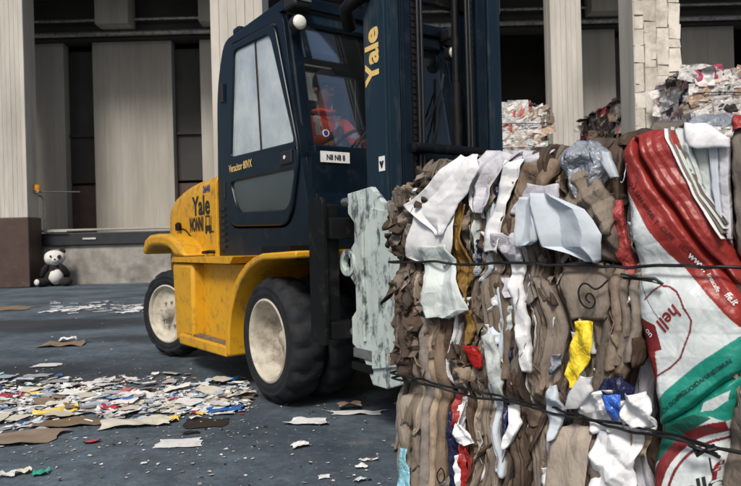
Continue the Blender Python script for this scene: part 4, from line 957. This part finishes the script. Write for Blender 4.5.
paint(inpoly(PX, PY, redpoly), RED)
paint(inpoly(PX, PY, [(630, 330), (640, 318), (656, 325), (663, 350), (640, 356), (630, 352)]), DRED)
paint(inpoly(PX, PY, [(630, 352), (656, 352), (657, 372), (653, 400), (650, 420), (640, 400)]), RED)
paint(inpoly(PX, PY, [(646, 432), (651, 408), (664, 393), (680, 380), (700, 364), (718, 352), (748, 330), (748, 420), (722, 424), (708, 418), (690, 432), (672, 452), (650, 467), (645, 467)]), TEAL)
paint(inpoly(PX, PY, [(646, 436), (670, 424), (692, 416), (710, 420), (690, 432), (672, 452), (650, 467), (645, 467)]), DGR)
paint(inpoly(PX, PY, [(703, 404), (728, 392), (726, 402), (712, 412), (700, 413)]), WHT)
rr_ = np.hypot((PX - 722) / 1.0, (PY - 497) / 1.0)
low = PY > 418
for a_, b_, c_ in ((61, 73, DRED), (52, 55, DRED)):
    paint(low & (rr_ > a_) & (rr_ < b_) & (PX < 722), c_)
d_, _s = segdist(PX, PY, [(645, 300), (654, 291), (662, 286), (671, 287), (679, 292), (684, 300), (687, 308), (691, 315), (694, 321), (692, 333), (687, 346), (683, 358), (672, 368), (656, 377)])
paint((d_ < 1.0) & ~inpoly(PX, PY, redpoly), DRED)
d_, _s = segdist(PX, PY, [(632, 262), (640, 285), (648, 300), (660, 318), (664, 322)]); paint(d_ < .5, (.12, .12, .13))
ca = me.color_attributes.new('print', 'FLOAT_COLOR', 'POINT'); ca.data.foreach_set('color', colr.reshape(-1))
def sackmat():
    m = mat('printed_sack', (1, 1, 1), .42, var=.10, vs_=9, wrinkle=(16, .22, .8)); t = m.node_tree; b = t.nodes['Principled BSDF']; src = b.inputs['Base Color'].links[0].from_socket
    at = t.nodes.new('ShaderNodeAttribute'); at.attribute_name = 'print'; mx = t.nodes.new('ShaderNodeMix'); mx.data_type = 'RGBA'; mx.blend_type = 'MULTIPLY'; mx.inputs[0].default_value = 1
    t.links.new(src, mx.inputs[6]); t.links.new(at.outputs['Color'], mx.inputs[7]); t.links.new(mx.outputs[2], b.inputs['Base Color']); return m
sack = link('printed_sack', me, sackmat(), bale, smooth=14)
tag(sack, 'red, white and green printed sack with lettering')
def sack_text(txt, px, py, ang, size, m, bold=0.0, sx=1.0, shear=0.0, space=1.0):
    ca_, sa_ = math.cos(R(ang)), math.sin(R(ang))
    lettering(sack, m, txt, None, size, bold, sx, shear, fn=lambda x, y: sack_pt(px + x * ca_ - y * sa_, py - (x * sa_ + y * ca_), .003), space=space)
INKR = mat('dark_red_lettering', (.20, .012, .015), .5, var=.1); INKG = mat('dark_green_lettering', (.008, .05, .04), .5, var=.1)
INKD = mat('dark_lettering', (.07, .012, .012), .5, var=.1)
sack_text('hell', 669, 317, 226, 20, INKR, .3, .95, .15)
sack_text('www.', 694, 263, -48, 9.5, M['white'], .25); sack_text('lineacaffe', 710, 283, -54, 6.0, M['white'], .05, 1.0, .2); sack_text('ffe.it', 729, 299, -48, 9, M['white'], .2, .9, .2)
for k, (tx, px, py, an) in enumerate((('LOCH', 661, 413, 40), ('DOR', 674, 402, 38), ('MIGLIOR', 687, 391, 34), ('DAI', 699, 382, 33), ('UNE', 709, 375, 32), ('COMUN', 721, 367, 33))): sack_text(tx, px, py, an, 6.0, INKG, .15)
for k, (tx, px, py, an) in enumerate((('CORSO', 625, 177, -56), ('A SAN', 637, 194, -54), ('GIN', 646, 208, -53), ('DEL T', 653, 217, -50), ('CAFFE', 667, 233, -48), ('1917', 682, 249, -47))): sack_text(tx, px, py, an, 6.2, INKD, .1)
sack_text('ello', 702, 488, 12, 24, M['ink'], .6); sack_text('f', 711, 475, 5, 22, INKR, .8, 1, .2)
sack_text('on', 648, 333, -50, 9, M['white'], .1)

# ---- straps and wire ends
def strap(z0, z1, u0, u1, r, seed, off=.052):
    pts = []
    for i in range(90):
        t = i / 89; u = u0 + (u1 - u0) * t; zz_ = z0 + (z1 - z0) * t + .006 * float(vn(t * 14, seed, 81)) + .004 * float(vn(t * 40, seed, 82))
        pts.append((u, -off + .02 + .012 * float(vn(t * 20, seed + 2, 83)) + .10 * max(0, (.05 - u) / .08) ** 2, zz_))
    return pts
for z0, z1, nw in ((.958, .934, 1), (.487, .436, 2)):
    for k in range(nw):
        pts = strap(z0 + k * .016, z1 + k * .010, .035, ULEN, .0045, 10 + k, .066)
        pts = [(.045, .16, pts[0][2])] + pts
        MB().tube(pts, .0050 if nw == 1 else .0046, 6).build('strap', B_['wire'], bale, smooth=60)
kn = MB()
for k in range(3):
    base_ = [uz(622 + k, 274 + k * 2, -.07), uz(640, 277 + k, -.07), uz(655, 278 + k * 1.5, -.07), uz(664, 284, -.07)]
    kn.tube([(u, -.078 - .006 * math.sin(i * 2 + k * 2), z) for i, (u, z) in enumerate(base_)], .004, 6)
kn.build('wire_knot', B_['wire'], bale)
kn = MB()
for k in range(4):
    base_ = [uz(690 + k * 2, 441 + k * 2, -.07), uz(700, 446 + k * 2.5, -.07), uz(712, 452 - k * 2, -.07), uz(722 - 2 * k, 456 - k * 4, -.07)]
    kn.tube([(u, -.088 - .008 * math.sin(i * 2 + k * 2), z) for i, (u, z) in enumerate(base_)], .005, 6)
kn.tube([(*uz(712, 456, -.07)[:1], -.09, uz(712, 456, -.07)[1]), (uz(714, 468, -.07)[0], -.09, uz(714, 468, -.07)[1]), (uz(716, 474, -.07)[0], -.09, uz(716, 474, -.07)[1])], .0025, 6)
kn.build('wire_knot', B_['wire'], bale)
# marker scribbles on the cardboard
def scribble(pts, d, r=.0030):
    pts = np.array(pts, float); tt = np.arange(len(pts)); t2 = np.linspace(0, len(pts) - 1, len(pts) * 5)
    q = np.stack([np.interp(t2, tt, pts[:, 0]), np.interp(t2, tt, pts[:, 1])], 1)
    for _ in range(6): q[1:-1] = (q[:-2] + 2 * q[1:-1] + q[2:]) / 4
    pts = q.tolist()
    MB().tube([(uz(x, y, -d)[0], -d, uz(x, y, -d)[1]) for x, y in pts], r, 5).build('marker_scribble', B_['wire'], bale)
scribble([(608, 280), (600, 288), (594, 290), (588, 284), (582, 283), (578, 290), (579, 300), (585, 308), (592, 309), (596, 302), (592, 294), (587, 293), (585, 299), (590, 303)], .078)
scribble([(441, 468), (437, 473), (437, 480), (441, 484), (445, 479), (444, 471), (441, 468)], .056, .0025)
# ================================================================== BACKGROUND BALES (stacked)
def bale_mesh(seed, pal, n=260):
    """bale with a surface of many small crushed sheets, coloured sheet by sheet; size 1.18 x 1.0 x 1.2"""
    rg = np.random.default_rng(seed); V = []; F = []; C = []
    SX, SY, SZ = 1.18, 1.0, 1.2
    def put(Pm, col):
        nv, nu = Pm.shape[:2]; b = len(V); V.extend(Pm.reshape(-1, 3).tolist())
        for i in range(nv - 1):
            for j in range(nu - 1): q = b + i * nu + j; F.append((q, q + 1, q + nu + 1, q + nu))
        C.extend([(*col, 1.0)] * (nv * nu))
    core = [(-SX/2+.04, .04, .02), (SX/2-.04, .04, .02), (SX/2-.04, SY-.04, .02), (-SX/2+.04, SY-.04, .02), (-SX/2+.04, .04, SZ-.05), (SX/2-.04, .04, SZ-.05), (SX/2-.04, SY-.04, SZ-.05), (-SX/2+.04, SY-.04, SZ-.05)]
    V.extend(core); F.extend([(0,3,2,1),(4,5,6,7),(0,1,5,4),(1,2,6,5),(2,3,7,6),(3,0,4,7)]); C.extend([(.05, .04, .035, 1)] * 8)
    for k in range(n):
        wq = rg.uniform(.20, .60); hq = rg.uniform(.08, .30); A, B = np.meshgrid(np.linspace(-.5, .5, 7), np.linspace(-.5, .5, 6))
        a = rg.normal(0, .22); x = A * wq * math.cos(a) - B * hq * math.sin(a); z = A * wq * math.sin(a) + B * hq * math.cos(a)
        y = .060 * crumple(x, z, seed * 1000 + k, 5, 3) + rg.uniform(-.2, .2) * B * hq - rg.uniform(-.01, .03) + rg.uniform(-.08, .08) * A * wq
        col = np.array(pal[rg.integers(0, len(pal))]) * rg.uniform(.75, 1.15)
        side = rg.choice(5, p=[.36, .2, .14, .14, .16])
        if side == 0: Pm = np.stack([rg.uniform(-SX/2+.06, SX/2-.06) + x, y + .02, rg.uniform(.05, SZ-.06) + z], -1)
        elif side == 1: Pm = np.stack([-SX/2 + y + .02, rg.uniform(.06, SY-.06) + x, rg.uniform(.05, SZ-.06) + z], -1)
        elif side == 2: Pm = np.stack([SX/2 - y - .02, rg.uniform(.06, SY-.06) + x, rg.uniform(.05, SZ-.06) + z], -1)
        elif side == 3: Pm = np.stack([rg.uniform(-SX/2+.06, SX/2-.06) + x, SY - y - .02, rg.uniform(.05, SZ-.06) + z], -1)
        else: Pm = np.stack([rg.uniform(-SX/2+.08, SX/2-.08) + x, rg.uniform(.08, SY-.08) + z, SZ - .05 - y * .8], -1)
        Pm[..., 2] = np.clip(Pm[..., 2], .0, SZ + .05); put(Pm, tuple(col))
    me = bpy.data.meshes.new('crushed_paper'); me.from_pydata(V, [], F); me.update()
    ca = me.color_attributes.new('tint', 'FLOAT_COLOR', 'POINT'); ca.data.foreach_set('color', np.array(C, np.float32).reshape(-1))
    me.polygons.foreach_set('use_smooth', [True] * len(me.polygons)); me.set_sharp_from_angle(angle=R(40)); return me
def tintmat(name):
    m = mat(name, (1, 1, 1), .75, var=.22, vs_=9, wrinkle=(14, .7, 1.0), spec=.25); t = m.node_tree; b = t.nodes['Principled BSDF']; src = b.inputs['Base Color'].links[0].from_socket
    at = t.nodes.new('ShaderNodeAttribute'); at.attribute_name = 'tint'; mx = t.nodes.new('ShaderNodeMix'); mx.data_type = 'RGBA'; mx.blend_type = 'MULTIPLY'; mx.inputs[0].default_value = 1
    t.links.new(src, mx.inputs[6]); t.links.new(at.outputs['Color'], mx.inputs[7]); t.links.new(mx.outputs[2], b.inputs['Base Color']); return m
TINT = tintmat('mixed_paper')
LIGHT = [(.62, .60, .58)] * 5 + [(.66, .66, .66)] * 3 + [(.42, .32, .24), (.50, .36, .28), (.30, .22, .16), (.35, .45, .45), (.45, .10, .10), (.20, .16, .13), (.55, .45, .40)]
DARK = [(.50, .48, .46), (.42, .36, .30), (.16, .12, .09), (.10, .08, .065), (.26, .20, .15), (.05, .045, .045), (.45, .44, .42), (.30, .05, .05), (.20, .15, .11), (.06, .05, .05)]
MIX = [(.60, .58, .57)] * 8 + [(.52, .34, .30), (.05, .045, .045), (.42, .30, .22), (.62, .50, .48), (.40, .06, .12), (.30, .25, .2)] + [(.55, .54, .52)] * 4
meshes = {'light': [bale_mesh(1, LIGHT), bale_mesh(2, LIGHT)], 'dark': [bale_mesh(3, DARK), bale_mesh(4, DARK)], 'mix': [bale_mesh(5, MIX), bale_mesh(6, MIX)]}
for k in meshes:
    for m_ in meshes[k]: m_.materials.append(TINT)
def bgbale(kind, v, x, y, z, rz, label, sz=1.0):
    o = empty('paper_bale', (x, y, z), rz); tag(o, label, 'bale', 'stacked bales behind the forklift')
    s = bpy.data.objects.new('crushed_paper', meshes[kind][v]); COL.objects.link(s); s.parent = o; s.scale = (sz, 1, 1); s['kind'] = 'stuff'
    for zz in (.35, .8):
        MB().tube([(-.6 * sz, -.035, zz), (-.2 * sz, -.045, zz + .01), (.25 * sz, -.045, zz - .01), (.6 * sz, -.035, zz)], .008, 6).build('strap', MB_['wire'], o)
for i in range(3):
    pos = ('bottom', 'middle', 'top')[i]
    bgbale('light', i % 2, 2.93 + (.0, .03, 0)[i], 12.0, i * 1.2, R((0, 4, -3)[i]), pos + ' bale of white and brown paper in the stack between mast and fluted column', .80)
    bgbale('dark', i % 2, 5.22, 11.9, i * 1.2 - 0, R((1, -2, 2)[i]), pos + ' dark brown bale directly behind the cracked block column', .95)
    bgbale('dark', (i + 1) % 2, 5.24, 12.95, i * 1.2, R((2, 1, -2)[i]), pos + ' dark bale in the stack farthest back behind the block column', .95)
    bgbale('mix', i % 2, 5.55, 9.75, i * 1.19, R((-2, 3, 2)[i]), pos + ' pinkish white bale right of the block column', 1.0)
    bgbale('mix', (i + 1) % 2, 6.80, 9.75, i * 1.19, R((3, -1, -3)[i]), pos + ' pinkish white bale at the right edge of the picture', 1.0)

# ================================================================== PANDA TOY
pd = empty('toy_panda', (-9.40, 18.95, 0), R(14)); tag(pd, 'big black and white plush panda sitting against the brown column base', 'toy')
def blob(name, c, r, m, par=pd, rot=(0, 0, 0), lump=.06, seed=0, n=20):
    th = np.linspace(0, math.pi, n)[:, None]; ph = np.linspace(0, 2 * math.pi, 2 * n + 1)[None, :]
    x = np.sin(th) * np.cos(ph); y = np.sin(th) * np.sin(ph); z = np.cos(th) + 0 * ph
    k = 1 + lump * (vn(np.cos(ph) * 2.2 + 5 + 0 * th, z * 2.2 + np.sin(ph) * 2, seed) * np.sin(th) + .35 * vn(np.cos(ph) * 7 + 0 * th, z * 7 + np.sin(ph) * 6, seed + 1) * np.sin(th))
    Mx = (Matrix.Rotation(rot[2], 3, 'Z') @ Matrix.Rotation(rot[1], 3, 'Y') @ Matrix.Rotation(rot[0], 3, 'X'))
    Pm = np.stack([x * k * r[0], y * k * r[1], z * k * r[2]], -1) @ np.array(Mx).T + np.array(c)
    return link(name, grid_mesh(name, Pm), m, par, smooth=179)
blob('body', (0, .05, .36), (.34, .28, .37), M['plush_b'], seed=1)
blob('belly', (.05, -.06, .30), (.22, .22, .26), M['plush_w'], seed=2)
hdp = blob('head', (.02, -.05, .83), (.29, .24, .235), M['plush_w'], seed=3)
for s in (-1, 1):
    blob('ear', (.02 + s * .20, -.0, 1.03), (.095, .06, .09), M['plush_b'], seed=5 + s)
    blob('eye_patch', (.08 + s * .105, -.255, .86), (.055, .035, .07), M['plush_b'], hdp, (0, s * .5, 0), 0.02, 8, 10)
    blob('arm', (.02 + s * .27, -.10, .46), (.10, .12, .24), M['plush_b'], pd, (.5, s * -.5, 0), .06, 9 + s)
    blob('leg', (.05 + s * .30, -.30, .13), (.14, .28, .13), M['plush_b'], pd, (0, 0, s * .55), .06, 12 + s)
    blob('foot_pad', (.07 + s * .435, -.515, .15), (.085, .05, .09), M['plush_w'] if s < 0 else M['plush_b'], pd, (0, 0, s * .55), .03, 14 + s, 10)
blob('muzzle', (.08, -.275, .775), (.10, .075, .075), M['plush_w'], hdp, (0, 0, 0), .02, 20, 12)
blob('nose', (.085, -.35, .80), (.035, .02, .025), M['plush_b'], hdp, (0, 0, 0), .02, 21, 8)

# ================================================================== LITTER on the ground
def gp(px, py):
    dx, dy = px - 370.5, py - 243.0; c, s = math.cos(ROLL), math.sin(ROLL)
    r = ((c * dx - s * dy) / FPX, 1.0, -(s * dx + c * dy) / FPX); t = -HCAM / r[2]; return r[0] * t, t
LM = dict(white=mat('litter_white', (.66, .66, .65), .8, var=.1, dirt=(.30, .29, .28), damt=.34, ds=14, objvar=.12), cream=mat('litter_cream', (.56, .53, .44), .8, var=.12, dirt=(.30, .26, .18), damt=.34, ds=12, objvar=.12),
          grey=mat('litter_grey', (.34, .35, .36), .8, var=.15, objvar=.2), brown=mat('litter_brown', (.20, .145, .10), .85, var=.2, bump=.3, bs=50, objvar=.2), blue=mat('litter_blue', (.03, .14, .42), .4, var=.25, objvar=.2),
          red=mat('litter_red', (.42, .03, .06), .55, var=.2, objvar=.2), green=mat('litter_green', (.03, .32, .22), .5, var=.2, objvar=.2), black=mat('litter_black', (.012, .014, .018), .5, var=.3), sky=mat('litter_pale_blue', (.36, .47, .56), .6, var=.2, objvar=.2), yellow=mat('litter_yellow', (.66, .48, .08), .7, var=.2, objvar=.1))
def scrap_mesh(w_, d_, seed, h=.02, n=9, rag=.18):
    A, B = np.meshgrid(np.linspace(-.5, .5, n), np.linspace(-.5, .5, n))
    x = A * w_ * (1 + rag * vn(B * 4, 0 * B + seed, 1)); y = B * d_ * (1 + rag * vn(A * 4, 0 * A + seed, 2)) + .12 * d_ * vn(A * 3, B * 3, seed)
    f = 1.6 / max(w_, d_)
    z = h * (.5 + .5 * crumple(x, y, seed, f, 3)) + h * .35 * np.abs(A * 2) ** 3 * vn(B * 2, 0 * B, seed)
    z = z - z.min() + .004
    me = grid_mesh('scrap', np.stack([x, y, z], -1)); me.polygons.foreach_set('use_smooth', [True] * len(me.polygons)); me.set_sharp_from_angle(angle=R(35)); return me
def put_scrap(name, cat, label, px, py, w_, d_, c, seed, rz=0.0, h=.02, group=None, n=9, rag=.18, z=0.0):
    x, y = gp(px, py); me = scrap_mesh(w_, d_, seed, h, n, rag); o = link(name, me, LM[c], None, loc=(x, y, z), rot=(0, 0, rz)); tag(o, label, cat, group); return o
named = [
    ('paper_sheet', 'paper', 'clean white paper sheet lying alone in front of the litter heap', 179, 444, .23, .16, 'white', 1, .15, .012),
    ('paper_sheet', 'paper', 'torn white paper beside the front wheel, heart shaped', 308, 423, .24, .13, 'white', 2, -.1, .025),
    ('paper_scrap', 'paper', 'small crumpled white scrap in front of the heart shaped paper', 301, 447, .10, .07, 'white', 3, .4, .035),
    ('cardboard_piece', 'cardboard', 'long flat white and brown strip under the clamp', 357, 414, .34, .08, 'white', 4, -.05, .02),
    ('cardboard_piece', 'cardboard', 'pinkish brown scrap lying on the strip under the clamp', 350, 410, .15, .08, 'brown', 5, .1, .04),
    ('plastic_sheet', 'plastic', 'flat black plastic sheet at the right foot of the litter heap', 206, 424, .24, .18, 'black', 6, .1, .012),
    ('plastic_scrap', 'plastic', 'small black scrap between white sheet and black sheet', 191, 434, .10, .04, 'black', 7, .1, .02),
    ('plastic_film', 'plastic', 'blue and white plastic film at the right end of the litter heap', 225, 411, .20, .15, 'blue', 8, .2, .05),
    ('paper_scrap', 'paper', 'white torn edge under the blue film at the right of the heap', 218, 413, .22, .12, 'white', 9, -.2, .035),
    ('plastic_film', 'plastic', 'crumpled blue plastic near the front wheel behind the heap', 229, 380, .16, .14, 'blue', 10, .3, .07),
    ('paper_scrap', 'paper', 'white scrap beside the crumpled blue plastic near the front wheel', 238, 384, .10, .06, 'white', 11, .3, .04),
    ('paper_sheet', 'paper', 'large cream crumpled paper at the front of the litter heap', 137, 425, .36, .16, 'cream', 12, .12, .06),
    ('paper_sheet', 'paper', 'yellowed paper end right of the large cream paper', 166, 422, .14, .10, 'yellow', 13, .1, .04),
    ('cardboard_piece', 'cardboard', 'long brown cardboard strip in front of the cream paper', 72, 424, .44, .15, 'brown', 14, .1, .03),
    ('cardboard_piece', 'cardboard', 'wide dark brown cardboard piece at the lower left of the heap', 20, 440, .42, .22, 'brown', 15, .12, .03),
    ('cardboard_piece', 'cardboard', 'flat brown cardboard on the asphalt near the left picture edge', 4, 309, .95, .9, 'brown', 16, .1, .02),
    ('cardboard_piece', 'cardboard', 'dark torn cardboard strip behind the oil stain', 64, 345, .42, .30, 'brown', 17, .1, .06),
    ('paper_scrap', 'paper', 'white scrap on the dark torn strip behind the oil stain', 68, 343, .16, .16, 'white', 18, .4, .06),
    ('plastic_scrap', 'plastic', 'small blue plastic at the left of the litter heap', 32, 424, .13, .10, 'blue', 19, .2, .06),
    ('plastic_scrap', 'plastic', 'crimson scrap in the middle of the litter heap', 115, 409, .15, .12, 'red', 20, .2, .05),
    ('plastic_scrap', 'plastic', 'blue scrap next to the crimson scrap', 97, 407, .14, .10, 'blue', 21, .1, .05),
    ('paper_sheet', 'paper', 'yellowish folded paper in the middle of the heap', 56, 415, .24, .14, 'yellow', 22, .5, .07),
    ('paper_sheet', 'paper', 'bright white folded paper in the middle of the heap', 82, 413, .22, .10, 'white', 23, .1, .05),
    ('paper_sheet', 'paper', 'white sheet on the oil stain, far side', 47, 366, .24, .16, 'white', 24, .05, .012),
    ('paper_sheet', 'paper', 'white sheet on the oil stain, nearer the heap', 38, 376, .22, .12, 'grey', 25, .05, .012),
    ('plastic_scrap', 'plastic', 'green scrap at the lower left corner', 41, 475, .07, .06, 'green', 26, .4, .03),
    ('paper_scrap', 'paper', 'tan scrap beside the green one at the lower left', 22, 474, .07, .06, 'cream', 27, .4, .035),
    ('paper_scrap', 'paper', 'small white scrap left of the tan one', 7, 477, .07, .05, 'white', 28, .2, .03),
    ('paper_scrap', 'paper', 'reddish white scrap in front of the cream paper', 92, 443, .09, .05, 'red', 29, .5, .03),
    ('paper_scrap', 'paper', 'white scrap near the bale corner', 361, 468, .05, .05, 'white', 30, .2, .02),
    ('paper_scrap', 'paper', 'flat pale scrap near the bale corner', 369, 461, .09, .03, 'white', 31, .2, .02),
    ('paper_scrap', 'paper', 'white scrap close to the lower picture edge below the heart shaped paper', 324, 478, .05, .04, 'white', 32, .2, .02),
    ('paper_scrap', 'paper', 'small white flake close to the bottom of the picture right of centre', 360, 482, .05, .04, 'white', 33, .6, .02),
]
for nme, cat, lab, px, py, w_, d_, c, sd_, rz, h in named: put_scrap(nme, cat, lab, px, py, w_, d_, c, sd_, rz, h, n=13, z=.02 if 'on the' in lab and 'strip' in lab else 0.0)
rg = np.random.default_rng(5)
cname = {'white': 'white', 'cream': 'cream', 'grey': 'grey', 'sky': 'pale blue', 'blue': 'blue', 'red': 'red', 'brown': 'brown', 'green': 'green', 'yellow': 'yellow'}
cols = ['white'] * 12 + ['grey'] * 7 + ['cream'] * 6 + ['sky'] * 5 + ['grey'] * 3 + ['blue', 'red', 'brown', 'brown', 'brown']
shared = {}
for k in range(230):
    # the heap: an elongated drift from the left edge towards the front wheel
    for _ in range(50):
        px = rg.uniform(-30, 245); t = (px + 30) / 275; mid = 402 - 4 * t; py = mid + rg.normal(0, 14 - 5 * t)
        if 374 < py < 436 and py < 440 - .12 * px: break
    x, y = gp(px, py); s_ = (.05 + .15 * rg.random() ** 1.4); c = cols[rg.integers(0, len(cols))]; key = (c, int(rg.integers(0, 5)))
    if key not in shared: shared[key] = scrap_mesh(1.0, rg.uniform(.4, .9), 500 + len(shared), .22, 8); shared[key].materials.append(LM[c])
    o = bpy.data.objects.new('paper_scrap', shared[key]); COL.objects.link(o); o.location = (x, y, rg.uniform(0, .03)); o.scale = (s_, s_, s_ * rg.uniform(.25, .7)); o.rotation_euler = (rg.normal(0, .07), rg.normal(0, .07), rg.uniform(0, 6.28))
    zone = ('left end' if px < 45 else 'left half' if px < 110 else 'right half' if px < 175 else 'wheel end'); fb = 'back' if py < 395 else 'middle' if py < 408 else 'front'; big = 'larger' if s_ > .15 else 'small'
    tag(o, '%s torn %s scrap, %s of the litter heap, %s' % (big, cname[c], fb, zone), 'paper', '%s %s scraps, heap %s %s' % (big, cname[c], fb, zone))
for k in range(60):
    px = rg.uniform(50, 140); py = 308 + rg.normal(0, 3.0); x, y = gp(px, py); s_ = rg.uniform(.10, .34); c = ['white', 'white', 'grey', 'grey'][rg.integers(0, 4)]; key = (c, int(rg.integers(0, 5)))
    if key not in shared: shared[key] = scrap_mesh(1.0, rg.uniform(.4, .9), 500 + len(shared), .22, 8); shared[key].materials.append(LM[c])
    o = bpy.data.objects.new('paper_scrap', shared[key]); COL.objects.link(o); o.location = (x, y, 0); o.scale = (s_, s_, s_ * .5); o.rotation_euler = (0, 0, rg.uniform(0, 6.28))
    zone = ('left end' if px < 75 else 'middle' if px < 110 else 'right end'); big = 'larger' if s_ > .22 else 'small'
    tag(o, '%s %s scrap, %s of the far drift left of the rear wheel' % (big, cname[c], zone), 'paper', '%s %s scraps, far drift %s' % (big, cname[c], zone))
# the heap's finer shreds, too many to count
V = []; F = []; MI = []
for k in range(1500):
    px = rg.uniform(-40, 250); t = (px + 30) / 275; py = 402 - 4 * t + rg.normal(0, 13 - 5 * t)
    if not 374 < py < 440 - .10 * px: continue
    x, y = gp(px, py); s_ = .008 + .035 * rg.random() ** 1.5; a = rg.uniform(0, 6.28); b = len(V); ca_, sa_ = math.cos(a), math.sin(a); ay = rg.uniform(.3, 1)
    for j in range(3):
        for i in range(3):
            lx, ly = (i - 1) * s_ * rg.uniform(.7, 1.15), (j - 1) * s_ * ay * rg.uniform(.7, 1.15)
            V.append((x + lx * ca_ - ly * sa_, y + lx * sa_ + ly * ca_, .005 + rg.uniform(0, .45) * s_ + rg.uniform(0, .006)))
    for j in range(2):
        for i in range(2): q = b + j * 3 + i; F.append((q, q + 1, q + 4, q + 3))
    MI += [int(rg.choice(8, p=[.42, .24, .13, .10, .02, .05, .02, .02]))] * 4
me = bpy.data.meshes.new('paper_shreds'); me.from_pydata(V, [], F); me.update(); me.polygons.foreach_set('material_index', MI)
so_ = link('paper_shreds', me, [LM['white'], LM['grey'], LM['cream'], LM['sky'], LM['blue'], LM['brown'], LM['red'], LM['yellow']]); tag(so_, 'fine shreds of white and coloured paper filling the litter heap', 'litter', kind='stuff')
# tiny flakes nobody could count
V = []; F = []; MI = []
for k in range(1700):
    if k < 900: px = rg.uniform(-60, 260); py = 405 + rg.normal(0, 26); 
    else: px = rg.uniform(-80, 420); py = 288 + 220 * rg.random() ** .8
    if py < 284: continue
    x, y = gp(px, py)
    if y > 18: continue
    s_ = (.003 + .010 * rg.random() ** 2) * (.8 + y * .07) * (1.5 if rg.random() < .07 else 1); a = rg.uniform(0, 6.28); b = len(V)
    for q, (i, j) in enumerate(((-1, -.6), (1, -.7), (.8, .6), (-.9, .7))):
        V.append((x + s_ * (i * math.cos(a) - j * math.sin(a)) * rg.uniform(.6, 1.1), y + s_ * (i * math.sin(a) + j * math.cos(a)) * rg.uniform(.6, 1.1), .003 + rg.uniform(0, .5) * s_))
    F.append((b, b + 1, b + 2, b + 3)); MI.append(int(rg.choice(6, p=[.26, .40, .12, .08, .11, .03])))
me = bpy.data.meshes.new('paper_flakes'); me.from_pydata(V, [], F); me.update(); me.polygons.foreach_set('material_index', MI)
fo_ = link('paper_flakes', me, [LM['white'], LM['grey'], LM['cream'], LM['black'], LM['brown'], LM['blue']]); tag(fo_, 'tiny flakes of paper and dirt strewn over the asphalt', 'litter', kind='stuff')
